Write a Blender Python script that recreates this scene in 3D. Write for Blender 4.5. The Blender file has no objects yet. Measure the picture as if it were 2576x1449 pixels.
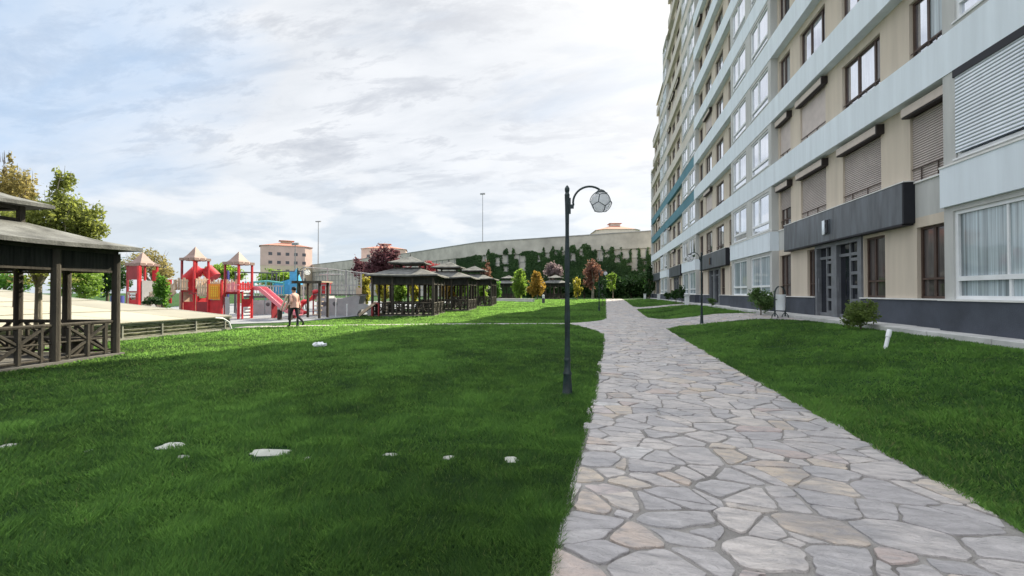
import bpy, bmesh, math, random
import numpy as np
from mathutils import Vector, Matrix
R = math.radians
rnd = random.Random(7)
scn = bpy.context.scene
COL = scn.collection

# ------------------------------------------------------------------ camera, world, sun, exposure
F = 1050.0; CX = 1288.0; CY = 724.5; EYE = 1.55
TH = math.atan(230/F); PITCH = math.atan(11.5/F)
cd = bpy.data.cameras.new('camera'); cam = bpy.data.objects.new('camera', cd); COL.objects.link(cam)
cd.sensor_width = 36; cd.lens = 36*F/2576; cd.clip_end = 3000; cd.clip_start = .05
cam.location = (0, 0, EYE); cam.rotation_euler = (math.pi/2+PITCH, 0, TH)
scn.camera = cam
scn.view_settings.view_transform = 'Standard'; scn.view_settings.look = 'None'
scn.view_settings.gamma = 1.0; scn.view_settings.exposure = 1.05

SUN_AZ = R(22); SUN_EL = R(36.5)
sd = bpy.data.lights.new('sun', 'SUN'); sd.energy = 5.0; sd.angle = R(.6); sd.color = (1, .90, .70)
so = bpy.data.objects.new('sun', sd); COL.objects.link(so)
sv = Vector((math.sin(SUN_AZ)*math.cos(SUN_EL), math.cos(SUN_AZ)*math.cos(SUN_EL), math.sin(SUN_EL)))
so.rotation_euler = sv.to_track_quat('Z', 'Y').to_euler(); so.location = (0, 0, 60)

class NT:
    """small node-tree writer"""
    def __init__(s, nt): s.nt = nt
    def n(s, t, **k):
        nd = s.nt.nodes.new(t)
        for a, v in k.items():
            if a == 'i':
                for key, val in v.items():
                    if hasattr(val, 'is_output') or isinstance(val, bpy.types.NodeSocket): s.nt.links.new(val, nd.inputs[key])
                    else: nd.inputs[key].default_value = val
            else: setattr(nd, a, v)
        return nd
    def link(s, a, b): s.nt.links.new(a, b)
    def math(s, op, a, b=0.0, c=None, clamp=False):
        nd = s.nt.nodes.new('ShaderNodeMath'); nd.operation = op; nd.use_clamp = clamp
        for k, v in ((0, a), (1, b), (2, c)):
            if v is None: continue
            if isinstance(v, bpy.types.NodeSocket): s.nt.links.new(v, nd.inputs[k])
            else: nd.inputs[k].default_value = v
        return nd.outputs[0]
    def vmath(s, op, a, b=None):
        nd = s.nt.nodes.new('ShaderNodeVectorMath'); nd.operation = op
        for k, v in ((0, a), (1, b)):
            if v is None: continue
            if isinstance(v, bpy.types.NodeSocket): s.nt.links.new(v, nd.inputs[k])
            else: nd.inputs[k].default_value = v
        return nd
    def ramp(s, fac, stops, interp='LINEAR'):
        nd = s.nt.nodes.new('ShaderNodeValToRGB'); cr = nd.color_ramp; cr.interpolation = interp
        while len(cr.elements) < len(stops): cr.elements.new(.5)
        for e, (p, c) in zip(cr.elements, stops):
            e.position = p; e.color = (c, c, c, 1) if isinstance(c, (int, float)) else (*c[:3], 1)
        s.nt.links.new(fac, nd.inputs[0]); return nd.outputs[0]
    def mix(s, fac, a, b, blend='MIX'):
        nd = s.nt.nodes.new('ShaderNodeMix'); nd.data_type = 'RGBA'; nd.blend_type = blend
        for k, v in ((0, fac), (6, a), (7, b)):
            if isinstance(v, bpy.types.NodeSocket): s.nt.links.new(v, nd.inputs[k])
            elif k == 0: nd.inputs[0].default_value = v
            else: nd.inputs[k].default_value = (*v[:3], 1)
        return nd.outputs[2]
    def noise(s, vec, scale, detail=4, rough=.55, dist=0.0):
        nd = s.nt.nodes.new('ShaderNodeTexNoise')
        nd.inputs['Scale'].default_value = scale; nd.inputs['Detail'].default_value = detail
        nd.inputs['Roughness'].default_value = rough; nd.inputs['Distortion'].default_value = dist
        if vec is not None: s.nt.links.new(vec, nd.inputs['Vector'])
        return nd.outputs['Fac']

w = bpy.data.worlds.new('World'); scn.world = w; w.use_nodes = True
nt = w.node_tree; nt.nodes.clear(); T = NT(nt)
tc = T.n('ShaderNodeTexCoord'); D_ = tc.outputs['Generated']
sky = T.n('ShaderNodeTexSky', sky_type='NISHITA', sun_disc=False, sun_elevation=SUN_EL, sun_rotation=SUN_AZ, altitude=900.0, air_density=1.0, dust_density=1.0, ozone_density=1.5)
bg1 = T.n('ShaderNodeBackground', i={'Color': sky.outputs[0], 'Strength': .15})
sep = T.n('ShaderNodeSeparateXYZ', i={0: D_})
zc = T.math('MAXIMUM', sep.outputs[2], 0.0)
inv = T.math('DIVIDE', 1.0, T.math('ADD', zc, .22))
comb = T.n('ShaderNodeCombineXYZ', i={0: T.math('MULTIPLY', sep.outputs[0], inv), 1: T.math('MULTIPLY', sep.outputs[1], inv), 2: 0.0})
# high sheet cloud, stretched into streaks
mp = T.n('ShaderNodeMapping', i={'Vector': comb.outputs[0], 'Rotation': (0, 0, R(28)), 'Scale': (.75, 1.9, 1), 'Location': (3.1, .4, 0)})
n1 = T.noise(mp.outputs[0], 1.3, 9, .56, .3)
n2 = T.noise(mp.outputs[0], 3.4, 8, .62, .35)
n3 = T.noise(comb.outputs[0], .55, 3, .5, .2)
shade = T.math('ADD', T.math('MULTIPLY', n1, .55), T.math('MULTIPLY', n2, .45))
ccol = T.ramp(shade, [(.30, (.40, .42, .455)), (.40, (.53, .555, .59)), (.47, (.62, .64, .665)), (.56, (.675, .69, .71)), (.70, (.73, .74, .745))])
n5 = T.noise(T.n('ShaderNodeMapping', i={'Vector': comb.outputs[0], 'Rotation': (0, 0, R(-35)), 'Scale': (1.1, 2.6, 1), 'Location': (7.7, 2.4, 0)}).outputs[0], 2.3, 10, .66, .3)
ccol = T.mix(T.ramp(n5, [(.50, 0), (.56, .55), (.66, 1)]), ccol, (.47, .49, .525))
# low cumulus near the horizon
mp2 = T.n('ShaderNodeMapping', i={'Vector': D_, 'Scale': (1, 1, 3.2)})
n4 = T.noise(mp2.outputs[0], 4.2, 8, .55, .15)
low = T.math('MULTIPLY', T.ramp(sep.outputs[2], [(.02, 1), (.22, 1), (.34, 0)]), T.ramp(n4, [(.47, 0), (.56, 1)]))
hz = T.ramp(sep.outputs[2], [(.0, (.49, .555, .62)), (.16, (.52, .57, .62)), (.36, (.64, .665, .69)), (.6, (.68, .70, .72))])
hzf = T.ramp(sep.outputs[2], [(.02, .85), (.14, .75), (.3, .0)])
ccol = T.mix(hzf, ccol, hz)
ccol = T.mix(T.math('MULTIPLY', low, .75), ccol, (.72, .725, .73))
# glow of the sun's side of the sky
sdot = T.vmath('DOT_PRODUCT', D_, tuple(sv)).outputs['Value']
gl = T.math('POWER', T.math('MAXIMUM', sdot, 0.0), 9.0)
ccol = T.mix(T.math('MULTIPLY', gl, 1.2, clamp=True), ccol, (.80, .79, .77))
# strength of the cloud light: the part of the sky high above and behind the photographer is the brighter
zen = T.ramp(sep.outputs[2], [(.0, 1.0), (.57, 1.0), (.72, 2.0), (1.0, 2.2)])
bk = T.vmath('DOT_PRODUCT', D_, (.35, -.94, 0)).outputs['Value']
back = T.math('ADD', 1.0, T.math('MULTIPLY', T.math('MAXIMUM', bk, 0.0), .35))
bg2 = T.n('ShaderNodeBackground', i={'Color': ccol, 'Strength': T.math('MULTIPLY', T.math('MULTIPLY', zen, back), .65)})
# blue holes, mostly over to the left
hd = Vector((-.83, .41, .44)).normalized()
hdot = T.vmath('DOT_PRODUCT', D_, tuple(hd)).outputs['Value']
hole = T.math('ADD', T.ramp(hdot, [(.93, -.14), (.992, .24)]), T.math('MULTIPLY', T.math('SUBTRACT', n1, .5), -.45))
holem = T.ramp(hole, [(.04, 0), (.30, .75)])
bsky = T.n('ShaderNodeBackground', i={'Color': (.30, .46, .68, 1), 'Strength': .68})
mixs = T.n('ShaderNodeMixShader', i={0: holem, 1: bg2.outputs[0], 2: bsky.outputs[0]})
mixb = T.n('ShaderNodeMixShader', i={0: .96, 1: bg1.outputs[0], 2: mixs.outputs[0]})
T.n('ShaderNodeOutputWorld', i={0: mixb.outputs[0]})

# ------------------------------------------------------------------ terrain and picture geometry
def sst(t): t = np.clip(t, 0, 1); return t*t*(3-2*t)
def g(x, y):
    a = .55*sst((np.asarray(x, float)-2.7)/4.3)*sst((60-np.asarray(x, float))/30)
    b = .50*sst((np.asarray(y, float)-20)/42)
    return .62*(1-(1-a/.62)*(1-b/.62)) + 0.0
def gz(x, y): return float(g(x, y))
ct, st = math.cos(TH), math.sin(TH)
def Q(px, D):                      # plan position of a thing seen at column px, D metres ahead
    l = (px-CX)/F*D
    return (-st*D+ct*l, ct*D+st*l)
def GP(px, py):                    # where the ground is seen at px, py
    D = 20.0
    for _ in range(60):
        x, y = Q(px, D); D = .5*D+.5*F*(EYE-gz(x, y))/max(py-736, 6)
    return Q(px, D)
def depth(x, y): return -st*x+ct*y

# ------------------------------------------------------------------ materials
def mat(name, col, rough=.8, var=.12, scale=3.0, bump=0.0, bscale=40.0, metal=0.0, col2=None, spec=.5, stretch=(1, 1, 1), detail=6, trans=0.0, ior=1.45, alpha=1.0, coat=0.0, world=True):
    m = bpy.data.materials.new(name); m.use_nodes = True; nt = m.node_tree
    T = NT(nt); p = nt.nodes['Principled BSDF']
    if world:
        v = T.n('ShaderNodeNewGeometry').outputs['Position']
    else: v = T.n('ShaderNodeTexCoord').outputs['Object']
    v = T.n('ShaderNodeMapping', i={'Vector': v, 'Scale': stretch}).outputs[0]
    c2 = col2 or tuple(max(0, c*(1-2.2*var)) for c in col); c1 = tuple(min(1, c*(1+var)) for c in col)
    f = T.ramp(T.noise(v, scale, detail, .6), [(.32, 0), (.68, 1)])
    c = T.mix(f, c2, c1)
    nt.links.new(c, p.inputs['Base Color'])
    p.inputs['Roughness'].default_value = rough; p.inputs['Metallic'].default_value = metal
    p.inputs['Specular IOR Level'].default_value = spec; p.inputs['IOR'].default_value = ior
    p.inputs['Transmission Weight'].default_value = trans; p.inputs['Coat Weight'].default_value = coat
    if bump:
        b = T.n('ShaderNodeBump', i={'Height': T.noise(v, bscale, 5, .6), 'Strength': bump, 'Distance': .02})
        nt.links.new(b.outputs[0], p.inputs['Normal'])
    return m
def leafmat(name, dark, light, tr=.45, trcol=None):
    m = bpy.data.materials.new(name); m.use_nodes = True; nt = m.node_tree; nt.nodes.clear(); T = NT(nt)
    a = T.n('ShaderNodeAttribute', attribute_name='rnd')
    c = T.mix(a.outputs['Fac'], dark, light)
    t = T.mix(a.outputs['Fac'], trcol or tuple(min(1, x*1.5) for x in light), tuple(min(1, x*2.2) for x in (trcol or light)))
    d = T.n('ShaderNodeBsdfPrincipled', i={'Base Color': c, 'Roughness': .6, 'Specular IOR Level': .3})
    tl = T.n('ShaderNodeBsdfTranslucent', i={'Color': t})
    mx = T.n('ShaderNodeMixShader', i={0: tr, 1: d.outputs[0], 2: tl.outputs[0]})
    T.n('ShaderNodeOutputMaterial', i={0: mx.outputs[0]})
    return m
def glassmat(name, base, ior=2.0, rough=.05, var=.25, stretch=(3, 3, .25), scale=2.0, wob=.02):
    m = mat(name, base, rough=rough, var=var, scale=scale, stretch=stretch, ior=ior)
    nt = m.node_tree; T = NT(nt); p = nt.nodes['Principled BSDF']
    v = T.n('ShaderNodeNewGeometry').outputs['Position']
    b = T.n('ShaderNodeBump', i={'Height': T.noise(v, 1.1, 2, .5), 'Strength': wob*5, 'Distance': .05})
    nt.links.new(b.outputs[0], p.inputs['Normal'])
    return m

# ------------------------------------------------------------------ mesh writer
class MB:
    def __init__(s): s.v = []; s.f = []; s.m = []; s.M = None
    def add(s, vs, fs, mi=0):
        o = len(s.v)
        if s.M is not None: vs = [tuple(s.M @ Vector(v)) for v in vs]
        s.v += [tuple(v) for v in vs]; s.f += [tuple(i+o for i in f) for f in fs]; s.m += [mi]*len(fs); return s
    def box(s, x0, x1, y0, y1, z0, z1, mi=0):
        vs = [(x, y, z) for x in (x0, x1) for y in (y0, y1) for z in (z0, z1)]
        return s.add(vs, [(0, 1, 3, 2), (4, 6, 7, 5), (0, 4, 5, 1), (2, 3, 7, 6), (0, 2, 6, 4), (1, 5, 7, 3)], mi)
    def beam(s, a, b, wd, ht, mi=0, up=(0, 0, 1)):      # box bar from a to b
        a = Vector(a); b = Vector(b); d = (b-a).normalized(); u = Vector(up)
        if abs(d.dot(u)) > .98: u = Vector((1, 0, 0))
        r = d.cross(u).normalized()*(wd/2); u = r.cross(d).normalized()*(ht/2)
        vs = [a-r-u, a-r+u, a+r-u, a+r+u, b-r-u, b-r+u, b+r-u, b+r+u]
        return s.add(vs, [(0, 1, 3, 2), (4, 6, 7, 5), (0, 4, 5, 1), (2, 3, 7, 6), (0, 2, 6, 4), (1, 5, 7, 3)], mi)
    def tube(s, pts, r, n=8, mi=0, caps=True):
        pts = [Vector(p) for p in pts]; k = len(pts); rr = r if isinstance(r, (list, tuple)) else [r]*k
        vs = []; fs = []; ref = None
        for i, p in enumerate(pts):
            d = (pts[min(i+1, k-1)]-pts[max(i-1, 0)]).normalized()
            if ref is None:
                ref = Vector((1, 0, 0)) if abs(d.x) < .9 else Vector((0, 1, 0))
            a = d.cross(ref).normalized(); b = d.cross(a).normalized(); ref = b.cross(d) if False else ref
            for j in range(n):
                t = 2*math.pi*j/n; vs.append(p+(a*math.cos(t)+b*math.sin(t))*rr[i])
        for i in range(k-1):
            for j in range(n):
                fs.append((i*n+j, i*n+(j+1) % n, (i+1)*n+(j+1) % n, (i+1)*n+j))
        if caps: fs.append(tuple(range(n-1, -1, -1))); fs.append(tuple((k-1)*n+j for j in range(n)))
        return s.add(vs, fs, mi)
    def lathe(s, prof, c=(0, 0, 0), n=16, mi=0):
        vs = []; fs = []
        for r, z in prof:
            for j in range(n):
                t = 2*math.pi*j/n; vs.append((c[0]+r*math.cos(t), c[1]+r*math.sin(t), c[2]+z))
        for i in range(len(prof)-1):
            for j in range(n):
                fs.append((i*n+j, i*n+(j+1) % n, (i+1)*n+(j+1) % n, (i+1)*n+j))
        fs.append(tuple(range(n-1, -1, -1))); fs.append(tuple((len(prof)-1)*n+j for j in range(n)))
        return s.add(vs, fs, mi)
    def prism(s, poly, ax, a0, a1, mi=0):    # poly in the two other axes, extruded along ax
        n = len(poly); vs = []
        for a in (a0, a1):
            for p, q in poly:
                vs.append({'x': (a, p, q), 'y': (p, a, q), 'z': (p, q, a)}[ax])
        fs = [tuple(range(n-1, -1, -1)), tuple(range(n, 2*n))]+[(i, (i+1) % n, n+(i+1) % n, n+i) for i in range(n)]
        return s.add(vs, fs, mi)
    def sphere(s, c, r, n=12, mi=0, sc=(1, 1, 1)):
        prof = [(math.sin(math.pi*i/n)*r, -math.cos(math.pi*i/n)*r) for i in range(n+1)]
        vs = []; fs = []; m = 2*n
        for q, z in prof:
            for j in range(m):
                t = 2*math.pi*j/m; vs.append((c[0]+max(q, 1e-4)*math.cos(t)*sc[0], c[1]+max(q, 1e-4)*math.sin(t)*sc[1], c[2]+z*sc[2]))
        for i in range(n):
            for j in range(m): fs.append((i*m+j, i*m+(j+1) % m, (i+1)*m+(j+1) % m, (i+1)*m+j))
        return s.add(vs, fs, mi)
    def build(s, name, mats, parent=None, smooth=False, bevel=0, sub=None, fix=True):
        if not isinstance(mats, (list, tuple)): mats = [mats]
        me = bpy.data.meshes.new(name)
        vs = s.v
        if sub is not None: vs = [(x-sub[0], y-sub[1], z-sub[2]) for x, y, z in vs]
        me.from_pydata(vs, [], s.f)
        for m in mats: me.materials.append(m)
        me.polygons.foreach_set('material_index', s.m)
        if fix:
            bm = bmesh.new(); bm.from_mesh(me); bmesh.ops.recalc_face_normals(bm, faces=bm.faces); bm.to_mesh(me); bm.free()
        if smooth:
            me.polygons.foreach_set('use_smooth', [True]*len(me.polygons)); 
            try: me.set_sharp_from_angle(angle=R(38))
            except Exception: pass
        o = bpy.data.objects.new(name, me); COL.objects.link(o)
        if parent is not None: o.parent = parent
        if bevel:
            b = o.modifiers.new('bevel', 'BEVEL'); b.width = bevel; b.segments = 2; b.limit_method = 'ANGLE'; b.angle_limit = R(40)
        return o
def tag(o, label=None, cat=None, group=None, kind=None):
    for k, v in (('label', label), ('category', cat), ('group', group), ('kind', kind)):
        if v: o[k] = v
    return o
def thing(name, label, cat, loc=(0, 0, 0), rz=0, group=None):
    o = bpy.data.objects.new(name, None); COL.objects.link(o); o.empty_display_size = .2
    o.location = loc; o.rotation_euler = (0, 0, rz); return tag(o, label, cat, group, 'thing')
def copy_tree(o, parent=None):
    c = o.copy(); COL.objects.link(c)
    if parent is not None: c.parent = parent
    for ch in [k for k in bpy.data.objects if k.parent == o]: copy_tree(ch, c)
    return c
def mesh_np(name, verts, nper, mat_, parent=None, rndv=None, mi=None):
    """verts (N*nper,3): N separate nper-gons; rndv (N,) stored per point"""
    N = len(verts)//nper; me = bpy.data.meshes.new(name)
    me.vertices.add(N*nper); me.vertices.foreach_set('co', np.asarray(verts, np.float32).ravel())
    me.loops.add(N*nper); me.loops.foreach_set('vertex_index', np.arange(N*nper, dtype=np.int32))
    me.polygons.add(N); me.polygons.foreach_set('loop_start', np.arange(0, N*nper, nper, dtype=np.int32))
    try: me.polygons.foreach_set('loop_total', np.full(N, nper, dtype=np.int32))
    except Exception: pass
    for m in (mat_ if isinstance(mat_, (list, tuple)) else [mat_]): me.materials.append(m)
    if mi is not None: me.polygons.foreach_set('material_index', np.asarray(mi, np.int32))
    me.update(calc_edges=True)
    at = me.attributes.new('rnd', 'FLOAT', 'POINT')
    at.data.foreach_set('value', np.repeat(np.asarray(rndv, np.float32), nper))
    o = bpy.data.objects.new(name, me); COL.objects.link(o)
    if parent is not None: o.parent = parent
    return o
def leaf_pts(rs, blobs, clump=.3):
    """points in clumps inside ellipsoids; blobs = (cx,cy,cz,rx,ry,rz,n)"""
    P = []; C = []
    for cx, cy, cz, rx, ry, rz, n in blobs:
        k = max(4, n//38); d = rs.normal(size=(k, 3)); d /= np.linalg.norm(d, axis=1)[:, None]
        c = d*(rs.random((k, 1))**.45); idx = rs.integers(0, k, n)
        s = rs.normal(size=(n, 3))*clump*.6
        p = c[idx]+s; P.append(p*[rx, ry, rz]+[cx, cy, cz]); C.append(np.clip(rs.random(k)[idx]*.6+rs.random(n)*.4, 0, 1))
    return np.vstack(P), np.concatenate(C)
def leaves(name, blobs, size, mat_, parent, seed=1, clump=.3, flat=0.0):
    rs = np.random.default_rng(seed); P, C = leaf_pts(rs, blobs, clump); n = len(P)
    a = rs.normal(size=(n, 3)); a /= np.linalg.norm(a, axis=1)[:, None]
    b = np.cross(a, rs.normal(size=(n, 3))); b /= np.linalg.norm(b, axis=1)[:, None]
    s = size*(.6+.8*rs.random((n, 1)))
    V = np.stack([P-a*s, P+b*s*.5, P+a*s, P-b*s*.5], 1).reshape(-1, 3)
    return mesh_np(name, V, 4, mat_, parent, C)
# ------------------------------------------------------------------ ground
def grassy(name):
    m = bpy.data.materials.new(name); m.use_nodes = True; nt = m.node_tree; T = NT(nt); p = nt.nodes['Principled BSDF']
    v = T.n('ShaderNodeNewGeometry').outputs['Position']
    big = T.noise(v, .35, 4, .6); mid = T.noise(v, 2.2, 5, .65); fine = T.noise(v, 26, 4, .7)
    f = T.math('ADD', T.math('ADD', T.math('MULTIPLY', big, .35), T.math('MULTIPLY', mid, .35)), T.math('MULTIPLY', fine, .3))
    c = T.ramp(f, [(.36, (.010, .036, .014)), (.48, (.024, .066, .018)), (.58, (.046, .10, .026)), (.70, (.09, .15, .035))])
    nt.links.new(c, p.inputs['Base Color']); p.inputs['Roughness'].default_value = .9; p.inputs['Specular IOR Level'].default_value = .15
    b = T.n('ShaderNodeBump', i={'Height': T.math('ADD', T.math('MULTIPLY', mid, 2.0), fine), 'Strength': .9, 'Distance': .06})
    nt.links.new(b.outputs[0], p.inputs['Normal'])
    return m
M_grass = grassy('lawn_grass')
def axis(lo, hi, dlo, dhi, step, far):
    a = list(np.arange(dlo, dhi+1e-6, step)); s = step; x = dhi
    while x < hi: s *= 1.22; x += s; a.append(min(x, hi))
    s = step; x = dlo; L = []
    while x > lo: s *= 1.22; x -= s; L.append(max(x, lo))
    return np.array(L[::-1]+a)
xs = axis(-700, 500, -6, 12, .25, 0); ys = axis(-60, 900, -2, 30, .25, 0)
X, Y = np.meshgrid(xs, ys); Z = g(X, Y)
nx, ny = len(xs), len(ys)
me = bpy.data.meshes.new('lawn'); idx = np.arange(nx*ny).reshape(ny, nx)
fc = np.stack([idx[:-1, :-1], idx[:-1, 1:], idx[1:, 1:], idx[1:, :-1]], -1).reshape(-1, 4)
me.from_pydata(np.stack([X, Y, Z], -1).reshape(-1, 3).tolist(), [], fc.tolist()); me.materials.append(M_grass)
me.polygons.foreach_set('use_smooth', [True]*len(me.polygons))
lawn = bpy.data.objects.new('lawn', me); COL.objects.link(lawn); tag(lawn, kind='structure')

# ---- paved ribbons: ('y' runs along y; lo/hi give x limits) or ('x' runs along x; lo/hi give y limits)
def interp(tab): 
    a = np.array(tab, float); return lambda t: np.interp(t, a[:, 0], a[:, 1])
main_lo = interp([(-3, -.45), (2, -.33), (6, -.18), (13, -.02), (14.9, -.02), (16.5, -.2), (18.6, -.75), (20.3, -1.6), (21.2, -1.6), (22.2, -.75), (23.4, -.15), (25, .1), (45, .2), (70, .35)])
main_hi = interp([(-3, 2.72), (3, 2.68), (10, 2.6), (18.6, 2.62), (19.9, 3.3), (24.6, 3.3), (26.2, 2.62), (35.5, 2.7), (36.5, 3.2), (39, 3.2), (40, 2.7), (70, 2.9)])
br_lo = interp([(3.2, 19.95), (4.7, 19.35), (6, 18.5), (7.1, 16.4)]); br_hi = interp([(3.2, 24.6), (4.5, 23.9), (5.7, 23.3), (7.1, 21.6)])
b2_lo = interp([(3.1, 36.4), (5, 36.0), (7.1, 34.4)]); b2_hi = interp([(3.1, 39.0), (5, 38.5), (7.1, 37.6)])
cr_lo = interp([(-15.8, 15.2), (-12.3, 16.9), (-8.6, 18.3), (-5, 19.5), (-1.5, 20.35)]); cr_hi = interp([(-15.8, 16.0), (-12.3, 17.7), (-8.6, 19.15), (-5, 20.3), (-1.5, 21.1)])
RIB = [('y', -3, 70, main_lo, main_hi), ('x', 3.2, 7.06, br_lo, br_hi), ('x', 3.1, 7.06, b2_lo, b2_hi), ('x', -15.8, -1.5, cr_lo, cr_hi)]
def in_path(x, y, m=0.0):
    r = np.zeros(np.shape(x), bool)
    for ax, a, b, lo, hi in RIB:
        t, s = (y, x) if ax == 'y' else (x, y)
        r |= (t > a) & (t < b) & (s > lo(t)-m) & (s < hi(t)+m)
    return r
def stonemat():
    m = bpy.data.materials.new('flagstone'); m.use_nodes = True; nt = m.node_tree; T = NT(nt); p = nt.nodes['Principled BSDF']
    v = T.n('ShaderNodeNewGeometry').outputs['Position']; a = T.n('ShaderNodeAttribute', attribute_name='rnd').outputs['Fac']
    base = T.ramp(a, [(0, (.38, .36, .37)), (.2, (.46, .435, .435)), (.5, (.52, .48, .465)), (.76, (.58, .53, .50)), (.88, (.55, .46, .37)), (.94, (.49, .40, .38)), (1, (.63, .61, .60))], 'LINEAR')
    vs = T.n('ShaderNodeMapping', i={'Vector': v, 'Scale': (1, 2.6, 1), 'Rotation': (0, 0, .4)}).outputs[0]
    s1 = T.noise(vs, 5, 6, .65, .6); s2 = T.noise(v, 1.0, 3, .6)
    c = T.mix(T.ramp(s1, [(.35, .75), (.58, 0)]), base, (.29, .275, .28))
    c = T.mix(T.math('MULTIPLY', T.ramp(s2, [(.52, 0), (.66, 1)]), .45), c, (.21, .215, .24))
    nt.links.new(c, p.inputs['Base Color']); p.inputs['Roughness'].default_value = .5; p.inputs['Specular IOR Level'].default_value = .7
    b = T.n('ShaderNodeBump', i={'Height': T.math('ADD', s1, T.math('MULTIPLY', T.noise(v, 30, 4, .6), .25)), 'Strength': 1.0, 'Distance': .05}); nt.links.new(b.outputs[0], p.inputs['Normal'])
    return m
M_stone = stonemat()
M_mortar = mat('mortar', (.32, .305, .29), .95, .2, 2.0, 1.0, 60, col2=(.18, .17, .16))
def clip(poly, nx_, ny_, d):
    out = []; n = len(poly)
    for i in range(n):
        a, b = poly[i], poly[(i+1) % n]; da = a[0]*nx_+a[1]*ny_-d; db = b[0]*nx_+b[1]*ny_-d
        if da <= 0: out.append(a)
        if (da < 0 < db) or (db < 0 < da):
            t = da/(da-db); out.append((a[0]+(b[0]-a[0])*t, a[1]+(b[1]-a[1])*t))
    return out
def emit(P, tm, ax, V, Fc, A, MI, pr):
    # roughen the outline
    if tm < 16 or ax != 'y':
        Q2 = []
        for i in range(len(P)):
            p, q = P[i], P[(i+1) % len(P)]; L = math.hypot(q[0]-p[0], q[1]-p[1])
            if L < .015: continue
            c_ = .16 if L > .1 else .3
            Q2.append((p[0]+(q[0]-p[0])*c_*.5, p[1]+(q[1]-p[1])*c_*.5))
            if L > .12:
                for u in (.36, .66): Q2.append((p[0]+(q[0]-p[0])*u+pr.uniform(-.012, .012), p[1]+(q[1]-p[1])*u+pr.uniform(-.012, .012)))
            Q2.append((p[0]+(q[0]-p[0])*(1-c_*.5), p[1]+(q[1]-p[1])*(1-c_*.5)))
        P = Q2
        if len(P) < 3: return
    cx = sum(p[0] for p in P)/len(P); cy = sum(p[1] for p in P)/len(P)
    av = pr.random(); tx, ty = pr.uniform(-.008, .008), pr.uniform(-.008, .008); h = .024+pr.uniform(-.006, .006)
    o = len(V); n = len(P)
    for kk, (sc, hh) in enumerate(((1, .004), (.992, h-.003), (.965, h))):
        for p in P:
            s, t = cx+(p[0]-cx)*sc, cy+(p[1]-cy)*sc; x, y = (s, t) if ax == 'y' else (t, s)
            V.append((x, y, gz(x, y)+hh+(0 if kk == 0 else (s-cx)*tx+(t-cy)*ty))); A.append(av)
    for kk in range(2):
        for i in range(n): Fc.append((o+kk*n+i, o+kk*n+(i+1) % n, o+(kk+1)*n+(i+1) % n, o+(kk+1)*n+i)); MI.append(0)
    Fc.append(tuple(o+2*n+i for i in range(n))); MI.append(0)
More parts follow.
